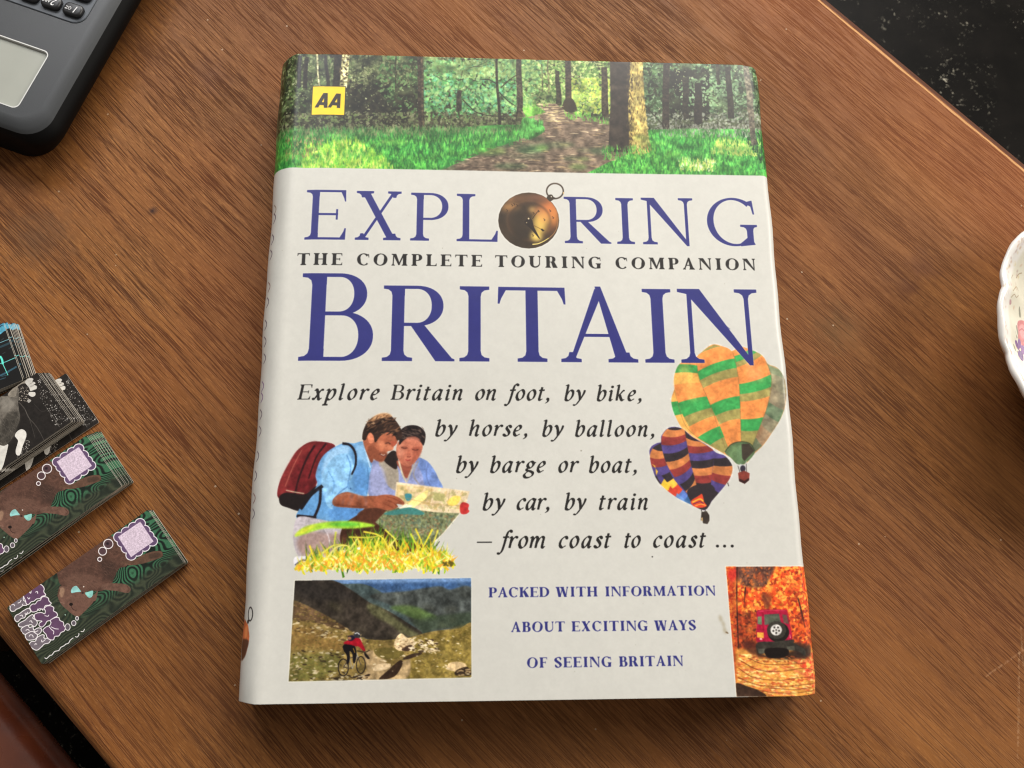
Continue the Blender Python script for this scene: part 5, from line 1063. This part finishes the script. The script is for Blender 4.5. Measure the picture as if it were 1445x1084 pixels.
# ---------------------------------------------------------------- seat below the table edge
def leather_material():
    m, nt, b = mat('red_brown_leather', rough=.3, spec=.7, coat=1., coat_rough=.26); g = NT(nt); p = g.n('TexCoord').outputs['Object']
    n1 = g.noise(p, 16., 4., .6); base = g.ramp(n1, [(.35, (.16, .034, .014)), (.5, (.27, .060, .022)), (.65, (.38, .10, .036))])
    sx = g.n('SeparateXYZ'); g.put(sx.inputs[0], p)
    worn = g.ramp(g.math('ADD', g.math('MULTIPLY', sx.outputs[1], -14.), g.math('MULTIPLY', g.noise(p, 30., 3.), .5)), [(.62, (0,)), (1., (1,))])
    base = g.mix(g.math('MULTIPLY', worn, .8), base, (.17, .080, .058)); g.put(b.inputs['Base Color'], base)
    g.put(b.inputs['Roughness'], g.math('ADD', .16, g.math('MULTIPLY', g.noise(p, 90., 4.), .26)))
    g.put(b.inputs['Normal'], g.bump(g.noise(p, 500., 4., .6), .12, .0008)); return m
seat = empty('stool', (-.2595, -.1628, -.44), GRAIN); tag(seat, 'glossy red-brown leather seat with a rounded edge, beside the near-left edge of the table', 'stool')
bm = bmesh.new(); box(bm, -.24, .24, -.36, 0, .297, .326, .0138, 8); sc = mesh('cushion', bm, leather_material(), seat, True)
dk, _, _ = mat('dark_stained_frame', (.03, .012, .006), .4)
bm = bmesh.new(); box(bm, -.17, .17, -.29, -.075, .255, .2975, .004); mesh('frame', bm, dk, seat)
for sx in (-1, 1):
    for v0 in (-.27, -.095):
        bm = bmesh.new(); box(bm, sx*.15-.014, sx*.15+.014, v0-.014, v0+.014, 0, .2545, .003); mesh('leg', bm, dk, seat)

# ---------------------------------------------------------------- book
W2, L2, HB = .1125, .14315, .028
book = empty('hardback_book'); tag(book, 'large hardback book in a pale dust jacket with woodland strip, balloons and blue title lettering', 'book')
jm, g, b = print_mat('jacket_print', cover_print(), rough=.34, coat=.10, spec=.34); b.inputs['Coat Roughness'].default_value = .2
p = g.n('TexCoord').outputs['Object']
g.put(b.inputs['Normal'], g.bump(g.math('ADD', g.noise(p, 45., 3.), g.math('MULTIPLY', g.noise(p, 2600., 2.), .04)), .10, .0010))
g.put(b.inputs['Roughness'], g.math('ADD', .30, g.math('MULTIPLY', g.noise(p, 38., 4., .6), .16)))
def jacket():
    bm = bmesh.new(); uv = bm.loops.layers.uv.new('UVMap')
    RL, RR, e, er = .0120, .0040, .0027, .0011; pts = []                                # (x, z, printed u in mm, flatness)
    uL = (RL-e-RL*math.pi/2)*1000                                   # print position where the spine turns vertical
    for z in (.0012, .006, .010): pts.append((-W2-e+.0006*(1-z/.016), z, uL-(HB-RL-z)*1000))
    for k in range(13):
        t = math.pi/2*k/12; pts.append((-W2-e+RL-RL*math.cos(t), HB-RL+RL*math.sin(t), uL+RL*t*1000))
    n = 44; xs = np.linspace(-W2-e+RL, W2+er-RR, n)[1:-1]
    for x in xs: pts.append((x, HB, (x+W2)*1000))
    for k in range(9):
        t = math.pi/2*k/8; pts.append((W2+er-RR+RR*math.sin(t), HB-RR+RR*math.cos(t), (2*W2+er-RR+RR*t)*1000))
    for z in (.020, .015, .010, .005, .0012): pts.append((W2+er+.0003*math.sin(z*200), z, (2*W2+er-RR+RR*1.571+(HB-RR-z))*1000))
    VR = sorted(list(np.linspace(0, 1, 45))+[.0009, .9991]); ny = len(VR)-1; rows = []
    rng = np.random.RandomState(2); ph = rng.rand(8)*6.28
    for j in range(ny+1):
        v = VR[j]; y = L2-2*L2*v; row = []
        for i, (x, z, u) in enumerate(pts):
            dz = dx = 0
            if z > .012:
                f = min(1, (z-.012)/.016)
                dz = f*(-.00045*math.exp(-((x+W2-.0135)/.0035)**2)+.00018*math.sin(x*40+ph[0]+y*12)+.00012*math.sin(y*55+ph[1]+x*20))
            if abs(x) > W2-.004: dx = .00025*math.sin(y*70+ph[2])+.00018*math.sin(y*190+ph[3])
            # the ends of the jacket are handled: corners droop slightly
            en = max(0, 1-(1-abs(2*v-1))*L2*1000/5); c = min(1, max(0, 1-(W2-abs(x))*1000/6))
            dz -= .0012*en*c
            row.append(bm.verts.new((x+dx, y-math.copysign(.0006*c*en, y), z+dz)))
        rows.append(row)
    TW = BW+2*WRAP
    for j in range(ny):
        for i in range(len(pts)-1):
            f = bm.faces.new((rows[j][i], rows[j+1][i], rows[j+1][i+1], rows[j][i+1])); f.smooth = True
            for lp, (a, c) in zip(f.loops, ((i, j), (i, j+1), (i+1, j+1), (i+1, j))): lp[uv].uv = ((pts[a][2]+WRAP)/TW, 1-VR[c])
    o = mesh('dust_jacket', bm, [jm, paper_edge], book)
    md = o.modifiers.new('paper', 'SOLIDIFY'); md.thickness = .0005; md.offset = -1; md.material_offset = 1; md.material_offset_rim = 1
    return o
jk = jacket()
bm = bmesh.new(); box(bm, -W2+.009, W2-.0030, -L2+.0012, L2-.0012, HB-.0040, HB-.0016); mesh('front_board', bm, board_cloth, book)
bm = bmesh.new(); box(bm, -W2+.003, W2-.0012, -L2+.0008, L2-.0008, .0, .0025); mesh('back_board', bm, board_cloth, book)
bm = bmesh.new(); box(bm, -W2+.002, W2-.006, -L2+.004, L2-.004, .0026, HB-.0036, .0006, 1); mesh('page_block', bm, pages, book)

# ---------------------------------------------------------------- stacks of small cards
def card_mats(name, arr):
    m, g, b = print_mat(name, arr, rough=.38, spec=.28); p = g.n('TexCoord').outputs['Object']
    g.put(b.inputs['Roughness'], g.math('ADD', .30, g.math('MULTIPLY', g.noise(p, 60., 3.), .2))); return m
edge_stock, _, _ = mat('card_stock_edge', (.50, .46, .39), .75)
def card_mesh(name, m):
    bm = bmesh.new(); uv = bm.loops.layers.uv.new('UVMap'); l, w, t = CL/1000, CW/1000, .00042
    r = rrect(-l, 0, -w, 0, .0004, 1); bot = [bm.verts.new((x, y, 0)) for x, y in r]; top = [bm.verts.new((x, y, t)) for x, y in r]
    f = bm.faces.new(top); f.material_index = 0
    for lp in f.loops: lp[uv].uv = ((lp.vert.co.x+l)/l, (lp.vert.co.y+w)/w)
    f = bm.faces.new(bot[::-1]); f.material_index = 1
    for i in range(len(r)): f = bm.faces.new((bot[i], bot[(i+1) % len(r)], top[(i+1) % len(r)], top[i])); f.material_index = 1
    me = bpy.data.meshes.new(name); bm.to_mesh(me); bm.free(); me.materials.append(m); me.materials.append(edge_stock); return me
def stack(name, me, TR, ang, layers, toplabel, restlabel, group, lowlabel=None):
    """layers: (slide along, slide across, turn in degrees) from the bottom card to the top one"""
    z = .0003
    for k, (a, c, t) in enumerate(layers):
        o = link(bpy.data.objects.new(name, me)); th = R(ang+t); u = (math.cos(R(ang)), math.sin(R(ang)))
        o.location = (TR[0]/1000+(a*u[0]-c*u[1])/1000, TR[1]/1000+(a*u[1]+c*u[0])/1000, z); o.rotation_euler = (0, 0, th); z += .00045
        tag(o, toplabel if k == len(layers)-1 else (lowlabel if k == 0 and lowlabel else restlabel), 'card', group)
rs = np.random.RandomState(12)
gm = card_mesh('cat_card', card_mats('green_cat_card_print', green_card())); dm = card_mesh('cat_card', card_mats('grey_cat_card_print', dark_card())); bmh = card_mesh('light_card', card_mats('cyan_card_print', blue_card()))
GRP = 'small printed cards in four stacks'
def jit(n, a0=0., a1=0., c0=0., c1=0., t=1.): return [(a0*(1-k/(n-1))**1.3+rs.uniform(-.25, .25)+a1, c0*(1-k/(n-1))+rs.uniform(-.22, .22)+c1, rs.uniform(-t, t)*.5) for k in range(n-1)]+[(0, 0, 0)]
stack('cat_card', gm, (-162., -66.2), 37.1, jit(8, 1.0, 0, -.3, 0, .7), 'top card of the green brown-cat stack nearest the bottom-left table corner', 'green card under the top one in the stack nearest the bottom-left table corner', GRP, 'lowest green card, flat on the table, of the stack nearest the bottom-left table corner')
stack('cat_card', gm, (-190.6, -34.2), 37.9, [(4.6, .2, -2.2), (4.2, -.1, -.8), (3.9, .5, -3.), (3.2, .2, .8), (2.9, .1, -1.6), (2.5, .3, .4), (2.1, 0, -2.4), (1.8, .2, -.2), (1.3, .1, -1.4), (.9, .2, .9), (.5, .1, -.6), (0, 0, 0)], 'top card of the fanned green brown-cat stack between the grey-cat stack and the lowest stack', 'green card showing a thin fanned edge under the top one of the upper brown-cat stack', GRP, 'lowest green card of the fanned brown-cat stack, corner sticking out farthest right')
stack('cat_card', dm, (-214.4, -6.4), 38.2, [(8.2, -4.6, -.9)]+[(3.0-.05*k+rs.uniform(-.25, .25), -.9+rs.uniform(-.2, .2), rs.uniform(-.35, .35)) for k in range(7)]+[(2.2, -.9, .3), (1.9, -.4, -.2), (1.7, -.8, .5), (1.0, -.3, -.4), (.9, -.5, .3), (.4, -.1, .1), (0, 0, 0)], 'top black card with the grey and white cat lying in snow specks', 'black card under the top one of the grey and white cat stack', GRP, 'lowest black cat card, slid out to the right with a white paw showing')
stack('light_card', bmh, (-231.5, 15.5), 24.6, [(3.8-.12*k+rs.uniform(-.4, .4), .9+rs.uniform(-.4, .4), rs.uniform(-1., 1.)) for k in range(9)]+[(2.6, .4, .4), (2.3, .2, -.6), (1.9, .5, .3), (1.5, .2, -.4), (1.4, 1., .6), (.2, 1.2, .4), (0, 0, 0)], 'top black card with cyan light trails at the left edge of the photo', 'black and cyan card under the top one of the stack at the left edge', GRP, 'lowest cyan and black card in the stack at the left edge')

# ---------------------------------------------------------------- card reader
rd = empty('card_reader', (-.213, .100, 0), R(160)); tag(rd, 'dark grey handheld card reader with blank screen and black number keys, lying upside down', 'card reader')
body_m, bnt, bb = mat('charcoal_soft_plastic', (.040, .043, .048), .42); g = NT(bnt); p = g.n('TexCoord').outputs['Object']
g.put(bb.inputs['Normal'], g.bump(g.noise(p, 2500., 2.), .08, .0003)); g.put(bb.inputs['Base Color'], g.mix(g.noise(p, 30., 3.), (.030, .033, .036), (.042, .044, .046)))
rub, _, _ = mat('black_rubber_side', (.004, .004, .004), .65, spec=.12)
Hd = .022; X1, Y0, Y1 = .080, -.165, .0055
bm = bmesh.new()
prof = [(.0125, 0, 0.), (.011, 0, .002), (.0065, 0, .008), (.0040, 0, .0130), (.0039, 0, .0150), (.0042, .0003, .0166), (.0052, .0011, .0184), (.0068, .0024, .0200)]
prof2 = [(.0068, .0024, .0200), (.0078, .0033, .0207), (.0090, .0044, .0212), (.0115, .0068, .0218), (.0135, .0088, .0219)]
rg = lambda a, dd, z: [(x, y, z) for x, y in rrect(a, X1-(a-.004), Y0+dd, Y1-dd, max(.013-dd*.4, .006), 8)]
loft(bm, [rg(*q) for q in prof], True, False)
mesh('rubber_side', bm, rub, rd, True)
bm = bmesh.new()
SX0, SX1, SY0, SY1 = .0230, .0610, -.0392, -.0070
shell_rings = loft(bm, [rg(*q) for q in prof2], False, False)
for f in bm.faces: f.smooth = True
vo = shell_rings[-1]
hole = rrect(SX0, SX1, SY0, SY1, .0030, 8)
vi = [bm.verts.new((x, y, .0219)) for x, y in hole]; vd = [bm.verts.new((x, y, .0207)) for x, y in hole]
for i in range(len(vo)): bm.faces.new((vo[i], vo[(i+1) % len(vo)], vi[(i+1) % len(vi)], vi[i])); bm.faces.new((vi[i], vi[(i+1) % len(vi)], vd[(i+1) % len(vd)], vd[i]))
mesh('front_shell', bm, body_m, rd)
bez, _, _ = mat('bezel_highlight', (.62, .62, .60), .3)  # highlight on the screen's bezel, put in as a pale colour
bm = bmesh.new(); a = [bm.verts.new((x, y, .02195)) for x, y in rrect(SX0-.0001, SX1+.0001, SY0-.0001, SY1+.0001, .003, 8)]; c = [bm.verts.new((x, y, .02195)) for x, y in rrect(SX0+.0004, SX1-.0004, SY0+.0004, SY1-.0004, .0026, 8)]; d = [bm.verts.new((x, y, .0209)) for x, y in rrect(SX0+.0007, SX1-.0007, SY0+.0007, SY1-.0007, .0026, 8)]
for i in range(len(a)): bm.faces.new((a[i], a[(i+1) % len(a)], c[(i+1) % len(a)], c[i])); bm.faces.new((c[i], c[(i+1) % len(a)], d[(i+1) % len(a)], d[i]))
mesh('screen_frame', bm, bez, rd)
scr, snt, sb = mat('grey_lcd', (.36, .37, .33), .18, spec=.6); g = NT(snt); g.put(sb.inputs['Base Color'], g.mix(g.noise(g.n('TexCoord').outputs['Object'], 60., 3.), (.33, .34, .30), (.40, .41, .365)))
bm = bmesh.new(); box(bm, SX0+.0003, SX1-.0003, SY0+.0003, SY1-.0003, .0192, .0208); mesh('screen', bm, scr, rd)
pan, _, _ = mat('slate_keypad_panel', (.085, .096, .112), .5)
bm = bmesh.new(); loft(bm, [[(x, y, z) for x, y in rrect(.0160+k, .0685-k, -.150+k, -.0572-k, .006, 6)] for z, k in ((.0217, 0), (.0222, .0001), (.0224, .0004))]); mesh('keypad_panel', bm, pan, rd)
key_m, _, _ = mat('black_key_rubber', (.014, .014, .015), .4); leg_m, _, _ = mat('white_key_print', (.8, .8, .8), .6)
bm = bmesh.new(); loft(bm, [[(x, y, z) for x, y in rrect(-.0048+k, .0048-k, -.0034+k, .0034-k, .0024-k*.5, 5)] for z, k in ((.0220, 0), (.0236, .0001), (.0242, .0005), (.0244, .0011))]); key_me = bpy.data.meshes.new('key'); bm.to_mesh(key_me); bm.free(); key_me.materials.append(key_m); key_me.polygons.foreach_set('use_smooth', [True]*len(key_me.polygons))
def legend(parent, items):
    vs, fs = [], []
    for s_, size, x, y in items:
        cu = bpy.data.curves.new('legend', 'FONT'); cu.body = s_; cu.size = size; cu.align_x = 'CENTER'; cu.align_y = 'CENTER'; cu.resolution_u = 3
        o = bpy.data.objects.new('legend', cu); me = bpy.data.meshes.new_from_object(o); n = len(vs)
        vs += [(v.co.x*.9+x+v.co.y*.16, v.co.y+y, .02452) for v in me.vertices]; fs += [[i+n for i in q.vertices] for q in me.polygons]
        bpy.data.objects.remove(o)
    me = bpy.data.meshes.new('legend'); me.from_pydata(vs, [], fs); me.materials.append(leg_m); link(bpy.data.objects.new('legend', me), parent)
names = [['1', 'QZ'], ['2', 'ABC'], ['3', 'DEF'], ['4', 'GHI'], ['5', 'JKL'], ['6', 'MNO'], ['7', 'PRS'], ['8', 'TUV'], ['9', 'WXY']]
for r_ in range(3):
    for c_ in range(4):
        k = link(bpy.data.objects.new('key', key_me), rd); k.location = (.0228+c_*.0111, -.0632-r_*.0095, 0); 
        if c_ < 3:
            nm = names[r_*3+c_]; legend(k, [(nm[0], .0052, -.0016, 0), (nm[1], .0023, .0018, .0003)])

# ---------------------------------------------------------------- porcelain dish
dish_m, g, b = print_mat('glazed_porcelain', dish_print(), rough=.22, spec=.5, coat=.3)
DX, DY, RD = .2828, .0075, .0740
bm = bmesh.new(); uv = bm.loops.layers.uv.new('UVMap'); NA = 240
def rim(a):
    s = abs(math.sin(a*7.5+.62)); return 1+.024*(s**.55)-.016+.004*math.sin(a*30+1)+.005*abs(math.sin(a*15))
prof = [(.40, .0000, 0), (.44, .0000, 0), (.46, .003, 0), (.60, .006, 0), (.80, .0150, .2), (.92, .0240, .6), (.985, .0305, 1), (1.0, .0322, 1), (1.008, .0336, 1), (1.0, .0348, 1), (.978, .0346, 1), (.955, .0332, .95), (.925, .0316, .8), (.87, .0288, .5), (.78, .0240, .25), (.66, .0165, .1), (.5, .0075, 0), (.25, .0062, 0), (.02, .0060, 0)]
rings = []
for k, (f, z, w) in enumerate(prof):
    rg = []
    for i in range(NA):
        a = 2*math.pi*i/NA; s = 1+(rim(a)-1)*w*1.0; zz = z+w*.0009*math.sin(a*11+.4)+(.0005*math.sin(a*22+2) if .85 < f < 1 else 0)
        rg.append((RD*f*s*math.cos(a), RD*f*s*math.sin(a), zz))
    rings.append(rg)
loft(bm, rings, True, True)
for f in bm.faces:
    f.smooth = True
    for lp in f.loops: lp[uv].uv = ((lp.vert.co.x*1000+85)/170, (lp.vert.co.y*1000+85)/170)
dish = mesh('porcelain_dish', bm, dish_m); dish.location = (DX, DY, .0002); tag(dish, 'white scalloped porcelain dish painted with pink and purple flowers at the right edge', 'dish')
